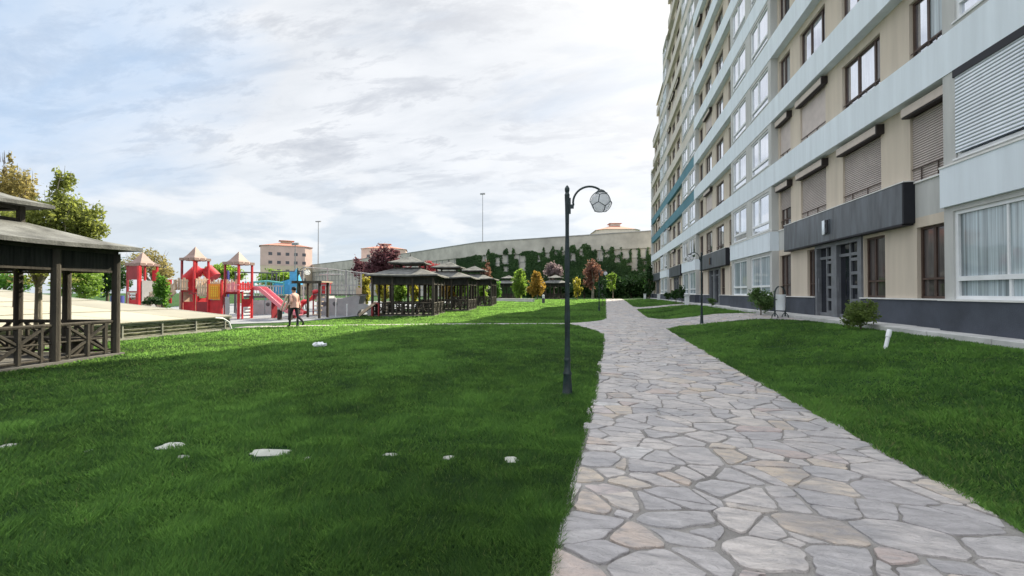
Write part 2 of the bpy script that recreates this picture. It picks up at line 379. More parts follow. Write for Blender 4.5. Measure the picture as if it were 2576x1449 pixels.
def paving():
    V = []; Fc = []; A = []; MI = []
    pr = random.Random(11)
    for ax, a, b, lo, hi in RIB:
        # mortar bed
        ts = np.arange(a, b+.01, .25); k = 10; o = len(V)
        for t in ts:
            l, h = float(lo(t))+.015, float(hi(t))-.015
            for j in range(k+1):
                s = l+(h-l)*j/k; x, y = (s, t) if ax == 'y' else (t, s); V.append((x, y, gz(x, y)+.012)); A.append(.5)
        for i in range(len(ts)-1):
            for j in range(k): Fc.append((o+i*(k+1)+j, o+i*(k+1)+j+1, o+(i+1)*(k+1)+j+1, o+(i+1)*(k+1)+j)); MI.append(1)
        # flagstones
        tmin = a; smin = float(np.min(lo(ts))); smax = float(np.max(hi(ts)))
        seeds = []; sp = .225; spt = .16
        for it in range(int((b-a)/spt)+3):
            for js in range(int((smax-smin)/sp)+4):
                if pr.random() < .47: continue
                s = smin-.3+(js+(it % 2)*.5)*sp+pr.uniform(-.17, .17); t = a-.3+it*spt+pr.uniform(-.13, .13)
                seeds.append((s, t, pr.uniform(.0, .085)))
        cell = {}
        for q in seeds: cell.setdefault((int(q[0]//.5), int(q[1]//.5)), []).append(q)
        ASP = 1.35
        for s0, t0, w0 in seeds:
            if t0 < a-.2 or t0 > b+.2 or s0 < float(lo(t0))-.25 or s0 > float(hi(t0))+.25: continue
            P = [(s0-.75, t0-.6), (s0+.75, t0-.6), (s0+.75, t0+.6), (s0-.75, t0+.6)]
            ci, cj = int(s0//.5), int(t0//.5)
            gap = .006+pr.random()**2*.020
            for di in (-2, -1, 0, 1, 2):
                for dj in (-2, -1, 0, 1, 2):
                    for q in cell.get((ci+di, cj+dj), ()):
                        ds, dt = q[0]-s0, q[1]-t0
                        if ds == 0 and dt == 0: continue
                        # bisector in a stretched metric, weighted
                        dtt = dt*ASP*ASP; L = math.hypot(ds, dtt)
                        mid = (ds*(s0+q[0])/2+dtt*(t0+q[1])/2 + (w0-q[2])*.5)/L - gap
                        P = clip(P, ds/L, dtt/L, mid)
                        if len(P) < 3: break
                    if len(P) < 3: break
                if len(P) < 3: break
            if len(P) < 3: continue
            tm = sum(p[1] for p in P)/len(P); j1, j2 = pr.uniform(-.08, .012), pr.uniform(-.08, .012)
            e = .1
            for sgn, fn, jj in ((-1, lo, j1), (1, hi, j2)):
                s1, s2 = float(fn(tm-e)), float(fn(tm+e)); sl = (s2-s1)/(2*e); L = math.hypot(1, sl); sm = float(fn(tm))
                P = clip(P, sgn/L, -sgn*sl/L, sgn*(sm-sl*tm)/L+jj)
                if len(P) < 3: break
            if len(P) < 3: continue
            P = clip(P, 0, 1, b); P = clip(P, 0, -1, -a) if len(P) > 2 else P
            if len(P) < 3: continue
            ar = abs(sum(P[i][0]*P[(i+1) % len(P)][1]-P[(i+1) % len(P)][0]*P[i][1] for i in range(len(P))))/2
            if ar < .006: continue
            # some stones are split along a crack
            if ar > .07 and pr.random() < .5:
                cx = sum(p[0] for p in P)/len(P); cy = sum(p[1] for p in P)/len(P); an = pr.uniform(0, math.pi) if pr.random() < .4 else math.pi/2+pr.uniform(-.5, .5)
                nx_, ny_ = math.cos(an), math.sin(an); d0 = cx*nx_+cy*ny_+pr.uniform(-.05, .05); gp = pr.uniform(.003, .008)
                pieces = [clip(P, nx_, ny_, d0-gp), clip(P, -nx_, -ny_, -d0-gp)]
            else: pieces = [P]
            for P in pieces:
                if len(P) < 3: continue
                emit(P, tm, ax, V, Fc, A, MI, pr)
    me = bpy.data.meshes.new('path'); me.from_pydata(V, [], Fc); me.materials.append(M_stone); me.materials.append(M_mortar)
    me.polygons.foreach_set('material_index', MI)
    at = me.attributes.new('rnd', 'FLOAT', 'POINT'); at.data.foreach_set('value', A)
    bm = bmesh.new(); bm.from_mesh(me); bmesh.ops.recalc_face_normals(bm, faces=bm.faces)
    for f in bm.faces:
        if f.normal.z < -.5: f.normal_flip()
    bm.to_mesh(me); bm.free()
    o = bpy.data.objects.new('path', me); COL.objects.link(o); tag(o, kind='structure')
paving()

# sidewalk slab along the building
M_conc = mat('concrete_slab', (.55, .55, .54), .9, .15, 1.3, .4, 30)
M_kerb = mat('kerb_concrete', (.33, .33, .34), .95, .25, 3, .9, 22)
s = MB()
yy = -8.0
while yy < 71.5:
    L = 1.6
    s.box(7.1+rnd.uniform(-.012, .012), 8.6, yy, yy+L-.012, .36, .685+rnd.uniform(-.006, .006), 0); yy += L
s.box(7.13, 8.5, -8, 71.8, .3, .66, 1)
s.build('sidewalk', [M_conc, M_kerb], bevel=.012)['kind'] = 'structure'

# playground rubber
M_rub = mat('rubber_surface', (.25, .265, .29), .95, .12, 1.5, .4, 60)
pp = [GP(x, y) for x, y in ((520, 817), (600, 815), (700, 812), (790, 806), (860, 799), (900, 795), (940, 789))]+[(-17.5, 50), (-42, 50), (-42, 22)]
from mathutils.geometry import tessellate_polygon
def flat_poly(name, poly, dz, m):
    tri = tessellate_polygon([[Vector((x, y, 0)) for x, y in poly]])
    bm = bmesh.new(); vs = [bm.verts.new((x, y, 0)) for x, y in poly]
    for t in tri:
        try: bm.faces.new([vs[i] for i in t])
        except ValueError: pass
    bmesh.ops.subdivide_edges(bm, edges=bm.edges, cuts=5, use_grid_fill=True)
    for v in bm.verts: v.co.z = gz(v.co.x, v.co.y)+dz
    bmesh.ops.recalc_face_normals(bm, faces=bm.faces)
    for f in bm.faces:
        if f.normal.z < 0: f.normal_flip()
    me = bpy.data.meshes.new(name); bm.to_mesh(me); bm.free(); me.materials.append(m)
    o = bpy.data.objects.new(name, me); COL.objects.link(o); o['kind'] = 'structure'; return o
flat_poly('playground_surface', pp, .02, M_rub)

# ------------------------------------------------------------------ grass blades
def vnoise(x, y, sc, seed):
    rs = np.random.default_rng(seed); G = rs.random((256, 256)); x = x*sc+500; y = y*sc+500
    xi = np.floor(x).astype(int); yi = np.floor(y).astype(int); fx = sst(x-xi); fy = sst(y-yi)
    a = G[xi % 256, yi % 256]; b = G[(xi+1) % 256, yi % 256]; c = G[xi % 256, (yi+1) % 256]; d = G[(xi+1) % 256, (yi+1) % 256]
    return a*(1-fx)*(1-fy)+b*fx*(1-fy)+c*(1-fx)*fy+d*fx*fy
M_blade = leafmat('grass_blade', (.007, .028, .008), (.034, .108, .020), .62, (.118, .228, .048))
_nt = M_blade.node_tree; _T = NT(_nt); _a = [q for q in _nt.nodes if q.type == 'ATTRIBUTE'][0]
_nt.links.new(_T.ramp(_a.outputs['Fac'], [(0, (.009, .030, .020)), (.3, (.018, .056, .019)), (.62, (.036, .098, .028)), (.88, (.076, .155, .040)), (.95, (.15, .155, .06)), (1, (.26, .22, .11))]), [q for q in _nt.nodes if q.type == 'BSDF_PRINCIPLED'][0].inputs['Base Color'])
HOLES = []
def blades():
    rs = np.random.default_rng(5); out = []; att = []
    N = 1600000; r0, r1 = 1.4, 62.0
    r = r0*(r1/r0)**(rs.random(N)**.92); ang = (rs.random(N)-.5)*R(128)+math.pi/2+TH
    x = r*np.cos(ang); y = r*np.sin(ang)
    cl = .55*vnoise(x, y, 1.7, 1)+.45*vnoise(x, y, 5.5, 2); big = vnoise(x, y, .45, 3)
    keep = ~in_path(x, y, -.05) & (x < 7.05) & (x > -15-.0*y) & ((x > -12.9) | (y < 24)) & (rs.random(N) < .55+.7*cl)
    for hx, hy, hr in HOLES: keep &= (np.hypot(x-hx, y-hy) > hr) | (rs.random(N) < .05)
    # leave out the floor of the near pavilion
    dx, dy = x+13.42, y-5.77; c_, s_ = math.cos(R(-10)), math.sin(R(-10)); u, v = dx*c_-dy*s_, dx*s_+dy*c_
    keep &= ~((abs(u) < 2.1) & (abs(v) < 2.1)); keep &= ~((x < -15.0) & (y < 14.6))
    x, y, r, cl, big = x[keep], y[keep], r[keep], cl[keep], big[keep]; n = len(x)
    edge = in_path(x, y, .16)
    h = (.028+.055*cl*(.5+rs.random(n)))*(.75+.6*big); h = np.where(edge, h*1.15, h)*(1+np.clip(r-20, 0, 40)*.012); h *= np.where(x > 2.6, .85, 1.0)
    wd = np.maximum(.0035, .0013*r)*(.7+.6*rs.random(n))
    a = rs.random(n)*2*np.pi; lean = h*(.3+.8*rs.random(n)); b = a+rs.normal(size=n)*.8
    # blades sweep in loose tufts
    b = np.where(rs.random(n) < .55, vnoise(x, y, 2.6, 9)*9.0+rs.normal(size=n)*.6, b)
    z = g(x, y)-.004
    p0 = np.stack([x-np.cos(a)*wd, y-np.sin(a)*wd, z], 1); p1 = np.stack([x+np.cos(a)*wd, y+np.sin(a)*wd, z], 1)
    p2 = np.stack([x+np.cos(b)*lean, y+np.sin(b)*lean, z+h], 1)
    V = np.stack([p0, p1, p2], 1).reshape(-1, 3)
    c = np.clip(.02+.60*vnoise(x, y, .9, 12)+.75*(cl-.4)+.5*(big-.5)+.42*(rs.random(n)-.4)+.12*(x > 2.6), 0, .88)
    c = np.where(rs.random(n) < .025+.10*(vnoise(x, y, .33, 31) > .74), .93+.07*rs.random(n), c)
    o = mesh_np('grass', V, 3, M_blade, None, c); tag(o, kind='stuff')
# ------------------------------------------------------------------ apartment block on the right
M_beige = mat('beige_render', (.60, .525, .435), .9, .055, 1.3, .25, 80, stretch=(1, 2.2, .18))
M_pale = mat('pale_blue_render', (.73, .80, .86), .85, .045, 1.3, .15, 80, stretch=(1, 2.0, .16))
M_greyw = mat('grey_green_render', (.52, .525, .51), .9, .07, 1.5, .2, 80, stretch=(1, 2, .2))
M_plinth = mat('dark_plinth', (.062, .072, .095), .75, .15, 1.2, .3, 40)
M_canopy = mat('dark_grey_cladding', (.11, .125, .145), .42, .22, 1.6, stretch=(1, 2.5, .4), spec=.6)
M_canopyd = mat('dark_cladding_end', (.012, .013, .02), .6, .1)
M_teal = mat('teal_band', (.10, .24, .30), .85, .08, .7)
M_cream = mat('cream_band', (.62, .58, .52), .9, .05, .6)
M_sill = mat('white_ledge', (.75, .75, .73), .7, .06)
M_brown = mat('brown_window_frame', (.075, .045, .035), .5, .15, 4)
M_white = mat('white_window_frame', (.78, .80, .82), .45, .04)
M_glass = glassmat('window_glass', (.80, .83, .90), ior=1.5, rough=.04, var=.06); M_glass.node_tree.nodes['Principled BSDF'].inputs['Metallic'].default_value = .9
M_glass2 = glassmat('window_glass_clear', (.09, .08, .08), ior=1.7)
M_curt = glassmat('curtained_glass', (.44, .52, .56), ior=1.75, var=.3, stretch=(1, 9, .12), scale=1.6)
M_shut = None
def slatmat(name, c1, c2, n=15.0):
    m = mat(name, c1, .6, .08, 1.0); nt = m.node_tree; T = NT(nt); p = nt.nodes['Principled BSDF']
    z = T.n('ShaderNodeSeparateXYZ', i={0: T.n('ShaderNodeNewGeometry').outputs['Position']}).outputs[2]
    fr = T.math('FRACT', T.math('MULTIPLY', z, n)); tri = T.math('ABSOLUTE', T.math('SUBTRACT', fr, .5))
    old = p.inputs['Base Color'].links[0].from_socket
    nt.links.new(T.mix(T.ramp(tri, [(.36, 0), (.48, 1)]), old, c2), p.inputs['Base Color'])
    b = T.n('ShaderNodeBump', i={'Height': T.ramp(tri, [(.1, 1), (.5, 0)]), 'Strength': .9, 'Distance': .03}); nt.links.new(b.outputs[0], p.inputs['Normal'])
    return m
M_shut = slatmat('taupe_shutter_slats', (.50, .44, .41), (.16, .12, .11), 16)
M_shutw = slatmat('white_shutter_slats', (.74, .80, .86), (.30, .36, .42), 13)
M_shutp = mat('plain_shutter', (.56, .49, .46), .7, .05)
M_box = mat('shutter_box', (.60, .52, .46), .6, .05)
M_boxd = mat('shutter_box_dark', (.03, .022, .022), .6, .1)
M_door = mat('door_frame_grey', (.17, .18, .20), .45, .12, 3)
M_doorg = glassmat('door_glass', (.018, .02, .028), ior=1.6)
M_chrome = mat('chrome', (.75, .78, .8), .12, .05, metal=1.0)

BX, BY, BZ = 8.0, 40.0, .68
bld = thing('apartment_building', 'long tall beige apartment block with pale blue bands running along the path', 'building', (BX, BY, BZ))
SUB = (BX, BY, BZ)
MOD = 16.4
def Yend(z):
    for zt, ye in ((21, 72.0), (25.6, 69.4), (29.2, 64.5), (33, 57.6), (99, 53.2)):
        if z < zt: return ye
zone = lambda k: (1.4, 3.5) if k == 0 else ((4.42, 6.54) if k == 1 else (7.5+3*(k-2), 9.54+3*(k-2)))
wall = MB(); win_list = []
rb = random.Random(21)
W_LOC = [(11.72, 13.1, 'n'), (14.3, 16.3, 'w'), (17.4, 19.4, 'w'), (20.35, 21.5, 'n')]
def piece(y0, y1, z0, z1, ye, x0=8.0, x1=8.22, mi=0):
    y1 = min(y1, ye)
    if y1-y0 > .01: wall.box(x0, x1, y0, y1, z0, z1, mi)
NF = 12
for k in range(NF):
    z0, z1 = zone(k); ye = Yend((z0+z1)/2)
    y = 3.0
    for m in range(-1, 5):
        o = m*MOD
        bay0, bay1 = 21.65+o-MOD, 27.95+o-MOD      # bay before this stretch
        bay0b = bay0+MOD
        # ---- bay stretch [bay0,bay1]
        if bay1 > 3 and bay0 < ye:
            a = max(bay0, 3.0); e = min(bay1, ye)
            wins = [(bay0+.35, bay0+2.75, 'a'), (bay0+3.55, bay1-.35, 'b')]
            if k == 0: wins = [(bay0+.25, bay0+2.9, 'a'), (bay0+3.5, bay1-.25, 'b')]
            cur = a; zs = z0+(.0 if k == 0 else .12); zt = z1-(.12 if k == 0 else .16)
            for wa, wb, kd in wins:
                if wa < 3.0: 
                    cur = max(cur, min(wb, 3.0)) if wb < 3.0 else cur
                    continue
                if wa >= e: break
                wb2 = min(wb, e-.1)
                if wb2-wa < .4: break
                piece(cur, wa, z0, z1, ye, 7.7, 8.0, 1); cur = wb2
                piece(wa, wb2, zt, z1, ye, 7.7, 8.0, 1)
                if zs > z0: piece(wa, wb2, z0, zs, ye, 7.7, 8.0, 1)
                win_list.append((7.79, wa, wb2, zs, zt, 'bay', k, m, kd))
            piece(cur, e, z0, z1, ye, 7.7, 8.0, 1)
        # ---- flat stretch [bay1, bay0b]
        a = max(bay1, 3.0); e = min(bay0b, ye)
        if e <= a: continue
        locs = [(q0+o, q1+o, t) for q0, q1, t in W_LOC]
        door = None
        if k == 0:
            locs = [(11.68+o, 12.9+o, 'n'), (14.16+o, 15.16+o, 'n'), (18.2+o, 18.9+o, 'n'), (20.4+o, 21.55+o, 'n')]; door = (15.2+o, 18.15+o)
        zs = z0+(.0 if k == 0 else .02); zt = z1-(.26 if k == 0 else .30)
        cur = a
        items = [(q0, q1, t) for q0, q1, t in locs]
        if door: items.insert(2, (door[0], door[1], 'door'))
        for wa, wb, kd in items:
            if wa < a or wb > e-.05: continue
            piece(cur, wa, z0, z1, ye); cur = wb
            if kd == 'door':
                piece(wa, wb, z1-.1, z1, ye); win_list.append((8.08, wa, wb, .69, z1-.1, 'door', k, m, kd)); continue
            piece(wa, wb, zt, z1, ye)
            if zs > z0: piece(wa, wb, z0, zs, ye)
            win_list.append((8.13, wa, wb, zs, zt, 'flat', k, m, kd))
        piece(cur, e, z0, z1, ye)
# body behind, stepped at the far end
for za, zb in ((.5, 21), (21, 25.5), (25.5, 29.1), (29.1, 32.9), (32.9, 37.6)):
    wall.box(8.22, 20, 3.02, Yend((za+zb)/2)-.02, za+.002, zb-.001, 0)
# end wall strip between the facade skin and body
wall.build('wall', [M_beige, M_greyw], bld, sub=SUB)
# bands
def band(mt, *b):
    q = MB(); q.box(*b); q.build('facade_band', mt, bld, sub=SUB)
for k in range(1, NF+1):
    if k == 1: continue
    z0 = 3.54+3*(k-1); z1 = z0+.96; ye = Yend(z0+.5); cut = 38.6
    if k <= 2: band(M_pale, 7.68, 8.22, 3.0, ye, z0, z1)
    else:
        band(M_pale, 7.68, 8.22, 3.0, min(cut, ye), z0, z1)
        band(M_teal if k in (3, 4) else M_cream, 7.72, 8.22, cut, ye, z0, z1)
# first band: only on the bays and plain render between
def one(nm, mt, *b): q = MB(); q.box(*b); return q.build(nm, mt, bld, sub=SUB)
for m in range(-1, 5):
    o = m*MOD; bay0, bay1 = 21.65+o-MOD, 27.95+o-MOD; b0n = bay0+MOD
    if bay1 > 3 and bay0 < 72: one('bay_band', M_pale, 7.62, 8.0, max(bay0, 3.0), min(bay1, 72), 3.5, 4.4); one('ledge', M_sill, 7.60, 8.0, max(bay0, 3.0), min(bay1, 72), 4.4, 4.44)
    a, e = max(bay1, 3.0), min(b0n, 72)
    if e > a:
        one('entrance_wall', M_greyw, 8.0, 8.22, a, e, 3.5, 4.4); one('ledge', M_sill, 7.96, 8.0, a, e, 4.4, 4.44)
# canopies with the end plates and a silver sign on the face
for m in range(0, 4):
    o = m*MOD; c = MB(); c.box(7.74, 7.998, 13.0+o, 20.4+o, 3.38, 4.46)
    cb = c.build('entrance_canopy', M_canopy, bld, sub=SUB)
    e = MB(); e.box(7.735, 7.998, 12.94+o, 12.998+o, 3.37, 4.47); e.box(7.73, 7.998, 13.0+o, 20.4+o, 3.33, 3.378); e.build('canopy_edge', M_canopyd, cb, sub=SUB)
    e = MB(); e.box(7.725, 7.998, 12.93+o, 20.42+o, 4.462, 4.49); e.build('canopy_capping', M_sill, cb, sub=SUB)
    if m < 2:
        y0 = 16.62+o
        e = MB(); e.box(7.70, 7.738, y0, y0+.40, 3.62, 4.12, 1)
        e.box(7.675, 7.70, y0+.22, y0+.40, 3.62, 4.12, 0)
        e.prism([(y0+.02, 3.66), (y0+.17, 3.62), (y0+.12, 3.80), (y0+.20, 3.92), (y0+.13, 4.0), (y0+.18, 4.12), (y0+.02, 4.10)], 'x', 7.67, 7.70, 2)
        e.build('sign_emblem', [M_chrome, M_canopy, M_canopyd], cb, sub=SUB)
# plinth
for m in range(-1, 5):
    o = m*MOD; bay0, bay1 = 21.65+o-MOD, 27.95+o-MOD
    if bay1 > 3 and bay0 < 72: one('plinth', M_plinth, 7.6, 8.22, max(bay0, 3.0), min(bay1, 72), .5, 1.36)
    a, e = max(bay1, 3.0), min(15.2+o, 72)
    if e > a: one('plinth', M_plinth, 7.92, 8.22, a, e, .5, 1.36)
    a, e = max(18.15+o, 3.0), min(bay0+MOD, 72)
    if e > a: one('plinth', M_plinth, 7.92, 8.22, a, e, .5, 1.36)
for m in range(-1, 5):
    o = m*MOD; bay0, bay1 = 21.65+o-MOD, 27.95+o-MOD
    if bay1 > 3 and bay0 < 72: one('plinth_ledge', M_sill, 7.57, 8.1, max(bay0-.03, 3.0), min(bay1+.03, 72), 1.362, 1.398)
    a, e = max(bay1+.031, 3.0), min(15.2+o, 72)
    if e > a: one('plinth_ledge', M_sill, 7.88, 8.1, a, e, 1.362, 1.398)
    a, e = max(18.15+o, 3.0), min(bay0+MOD-.031, 72)
    if e > a: one('plinth_ledge', M_sill, 7.88, 8.1, a, e, 1.362, 1.398)
for z in (21, 25.6, 29.2, 33, 37.6):
    one('roof_edge', M_cream, 7.66, 20.1, Yend(z-.3)-(7 if z < 37 else 52), Yend(z-.3), z+.02 if z > 37 else z-.04, z+.3 if z > 37 else z-.01)

# windows
def win_mesh(w):
    x, a, b, z0, z1, kind, k, m, kd = w
    fr = MB(); gl = MB(); sh = []
    W = b-a; n = 1; mt = M_brown if kind == 'flat' else M_white; t = .06; gm = M_glass
    if kind == 'flat':
        near = m*MOD
        def frame(): 
            fr.box(x-.04, x+.04, a, a+t, z0, z1); fr.box(x-.04, x+.04, b-t, b, z0, z1)
            fr.box(x-.04, x+.04, a+t, b-t, z1-t, z1); fr.box(x-.04, x+.04, a+t, b-t, z0, z0+t)
        frame()
        ti = [.62] if W < 1.4 else [.2, .62]
        for q in ti: fr.box(x-.035, x+.035, a+W*q-.04, a+W*q+.04, z0+t, z1-t)
        zr = z0+(.42 if k else .5)
        fr.box(x-.05, x+.034, a+t, b-t, zr-.025, zr+.025)
        if k: # thin guard rail and its two posts
            fr.tube([(x-.10, a+.02, z0+.36), (x-.10, b-.02, z0+.36)], .016, 6)
            fr.tube([(x-.10, a+W*.35, z0), (x-.10, a+W*.35, z0+.36)], .014, 6); fr.tube([(x-.10, a+W*.75, z0), (x-.10, a+W*.75, z0+.36)], .014, 6)
        gm = M_glass if k else M_glass2
        if k: gm = M_glass; gsplit = rb.random()
        gl.box(x+.0, x+.02, a+t, b-t, z0+t, z1-t)
        if k and rb.random() < .6:
            u = .2 if W > 1.4 else .0; q = MB(); q.box(x-.012, x-.002, a+t, a+W*(.2 if W > 1.4 else .62)-.04, z0+.46, z1-t); sh.append(('side_pane', q, rb.choice([M_glass2, M_curt, M_doorg])))
        r = rb.random(); s = 0; ns = m*MOD
        if k == 1: s = {11.72: 1.0, 14.3: 1.0, 17.4: 1.0, 20.35: .5}.get(round(a-ns, 2), 0) if m == 0 else (1.0 if r < .35 else 0)
        elif k == 2 and m == 0: s = {17.4: .84, 20.35: 1.0}.get(round(a-ns, 2), 0)
        elif k >= 2: s = 1.0 if r < .09 else (.6 if r < .16 else 0)
        if s:
            sm = M_shut if k == 1 else M_shutp
            q = MB(); q.box(x-.075, x-.055, a, b, z1-(z1-z0)*s, z1-.05); sh.append(('shutter', q, sm))
            q = MB(); q.box(7.80, 8.0-.002, a-.12, b+.02, z1-.02, z1+.20); sh.append(('shutter_box', q, M_box))
            q = MB(); q.box(7.79, 7.999, a-.17, a-.121, z1-.06, z1+.22); q.box(7.82, 7.998, a-.12, b+.02, z1-.06, z1-.022); sh.append(('shutter_box_end', q, M_boxd))
    elif kind == 'bay':
        t = .08
        fr.box(x-.05, x+.04, a, a+t, z0, z1); fr.box(x-.05, x+.04, b-t, b, z0, z1)
        fr.box(x-.05, x+.04, a+t, b-t, z1-t, z1); fr.box(x-.05, x+.04, a+t, b-t, z0, z0+t)
        zr = z0+(.46 if k == 0 else .40)
        fr.box(x-.06, x+.035, a+t, b-t, zr-.05, zr+.05)
        if k: fr.box(x-.045, x+.035, a+W*.58-.05, a+W*.58+.05, zr+.05, z1-t); fr.box(x-.12, x-.06, a-.05, b+.05, z0-.03, z0+.0)
        else: fr.box(x-.04, x+.035, a+W*.5-.025, a+W*.5+.025, z0+t, zr-.05); fr.box(x-.03, x+.035, a+W*.52-.02, a+W*.52+.02, zr+.05, z1-t)
        gl.box(x+.0, x+.02, a+t, b-t, z0+t, z1-t)
        gm = M_curt if k == 0 else M_glass
        if k == 1 and m == 0 or (k >= 1 and rb.random() < .1):
            q = MB(); q.box(x-.11, x-.085, a+.02, b-.02, z0+.12, z1); sh.append(('shutter', q, M_shutw))
            q = MB(); q.box(7.66, 7.698, a-.02, b+.02, z1-.02, z1+.15); sh.append(('shutter_box', q, M_canopyd))
    else:
        t = .13; mt = M_door
        H = z1-z0
        fr.box(x-.14, x+.06, a, a+t*1.6, z0, z1); fr.box(x-.14, x+.06, b-t, b, z0, z1); fr.box(x-.14, x+.06, a+t*1.6, b-t, z1-.2, z1)
        mid = a+W*.56; fr.box(x-.12, x+.06, mid-.17, mid+.17, z0, z1-.2)
        for (p, q) in ((a+t*1.6, mid-.17), (mid+.17, b-t)):
            for zz in np.linspace(z0+.15, z1-.75, 5): fr.box(x-.03, x+.02, p+.0, p+(q-p)*.45, zz-.05, zz+.05)
            fr.box(x-.035, x+.02, p+(q-p)*.45, p+(q-p)*.45+.07, z0, z1-.2); fr.box(x-.03, x+.02, p, q, z1-.62, z1-.52)
            fr.box(x-.04, x+.02, p, q, z0, z0+.12)
            fr.tube([(x-.12, q-.12, z0+.9), (x-.12, q-.12, z0+1.4)], .02, 6)
        gl.box(x+.021, x+.04, a+t, b-t, z0, z1-.2); gm = M_doorg
    return fr, gl, mt, gm, sh
def proj_area(w):
    x, a, b, z0, z1 = w[:5]; yc = (a+b)/2; d = depth(x, yc); 
    if d < 1: return 0
    px = lambda y: CX+F*((ct*x+st*y)/depth(x, y)); 
    if px(b) > 2620: return 0
    zt = CY-F*(z0-EYE)/d
    if zt < -40: return 0
    return abs(px(a)-px(b))*F*(z1-z0)/d
win_list.sort(key=proj_area, reverse=True)
nw = 0; rest = MB(); rmats = [M_brown, M_white, M_glass, M_glass2, M_curt, M_shut, M_shutp, M_shutw, M_box, M_boxd, M_canopyd, M_door, M_doorg]
mi_of = {m.name: i for i, m in enumerate(rmats)}
def merge(mb, m):
    o = len(rest.v); rest.v += mb.v; rest.f += [tuple(i+o for i in f) for f in mb.f]; rest.m += [mi_of[m.name]]*len(mb.f)
for w in win_list:
    fr, gl, mt, gm, sh = win_mesh(w)
    isd = w[5] == 'door'
    if (nw < 99 or isd) and proj_area(w) > 0:
        f = fr.build('entrance_door' if isd else 'window', mt, bld, sub=SUB); gl.build('pane', gm, f, sub=SUB)
        for nm, q, m in sh: q.build(nm, m, f, sub=SUB)
        if not isd: nw += 1
    else:
        merge(fr, mt); merge(gl, gm)
        for nm, q, m in sh: merge(q, m)
o = rest.build('far_windows', rmats, bld, sub=SUB); o['kind'] = 'stuff'
# ------------------------------------------------------------------ retaining wall with ivy, far blocks
M_wall = mat('old_concrete', (.50, .48, .44), .95, .14, .25, .4, 6)
M_wallp = mat('concrete_coping', (.36, .36, .37), .95, .12, .3)
WP = [(60, 80), (10, 88), (-30, 99), (-65, 125), (-135, 168), (-190, 215)]
WT = 13.9
wl = thing('retaining_wall', 'high pale concrete wall half covered in ivy closing off the far end of the gardens', 'wall', (10, 88, .6))
def wseg(mb, z0, z1, off, th, mi=0, k0=0, k1=None):
    P = [Vector((x, y, 0)) for x, y in WP]; P = P[k0:k1]
    N = []
    for i in range(len(P)):
        d = (P[min(i+1, len(P)-1)]-P[max(i-1, 0)]).normalized(); N.append(Vector((-d.y, d.x, 0)))   # towards the viewer
    for i in range(len(P)-1):
        vs = []
        for q in (i, i+1):
            n = N[q] if N[q].y < 0 else -N[q]
            a = P[q]+n*off; b = P[q]-n*(th-off)
            vs += [(a.x, a.y, z0), (a.x, a.y, z1), (b.x, b.y, z0), (b.x, b.y, z1)]
        mb.add(vs, [(0, 1, 3, 2), (4, 6, 7, 5), (0, 4, 5, 1), (2, 3, 7, 6), (0, 2, 6, 4), (1, 5, 7, 3)], mi)
mb = MB(); wseg(mb, .2, 10.6, 0, .6); mb.build('wall_face', M_wall, wl, sub=wl.location)
mb = MB(); wseg(mb, 10.6, WT, .25, 1.0); mb.build('parapet', M_wall, wl, sub=wl.location)
mb = MB(); wseg(mb, WT, WT+.18, .35, 1.2); mb.build('coping', M_wallp, wl, sub=wl.location)
mb = MB()
for a, b in zip(WP[:-1], WP[1:]):
    L = math.hypot(b[0]-a[0], b[1]-a[1]); n = int(L/3.1)
    for i in range(n):
        t = (i+.5)/n; x, y = a[0]+(b[0]-a[0])*t, a[1]+(b[1]-a[1])*t; d = Vector((b[0]-a[0], b[1]-a[1], 0)).normalized(); nn = Vector((d.y, -d.x, 0)); nn = nn if nn.y < 0 else -nn
        p = Vector((x, y, 0))+nn*.06
        mb.beam(p+Vector((0, 0, .2)), p+Vector((0, 0, 10.6)), .22, .14)
    d = Vector((b[0]-a[0], b[1]-a[1], 0)); nn = Vector((d.y, -d.x, 0)).normalized(); nn = nn if nn.y < 0 else -nn
    for z in (2.4, 4.5, 6.6, 8.7): mb.beam(Vector((a[0], a[1], z))+nn*.05, Vector((b[0], b[1], z))+nn*.05, .1, .12)
mb.build('wall_rib', M_wallp, wl, sub=wl.location)
M_ivy = leafmat('ivy_leaf', (.016, .045, .018), (.06, .125, .04), .25)
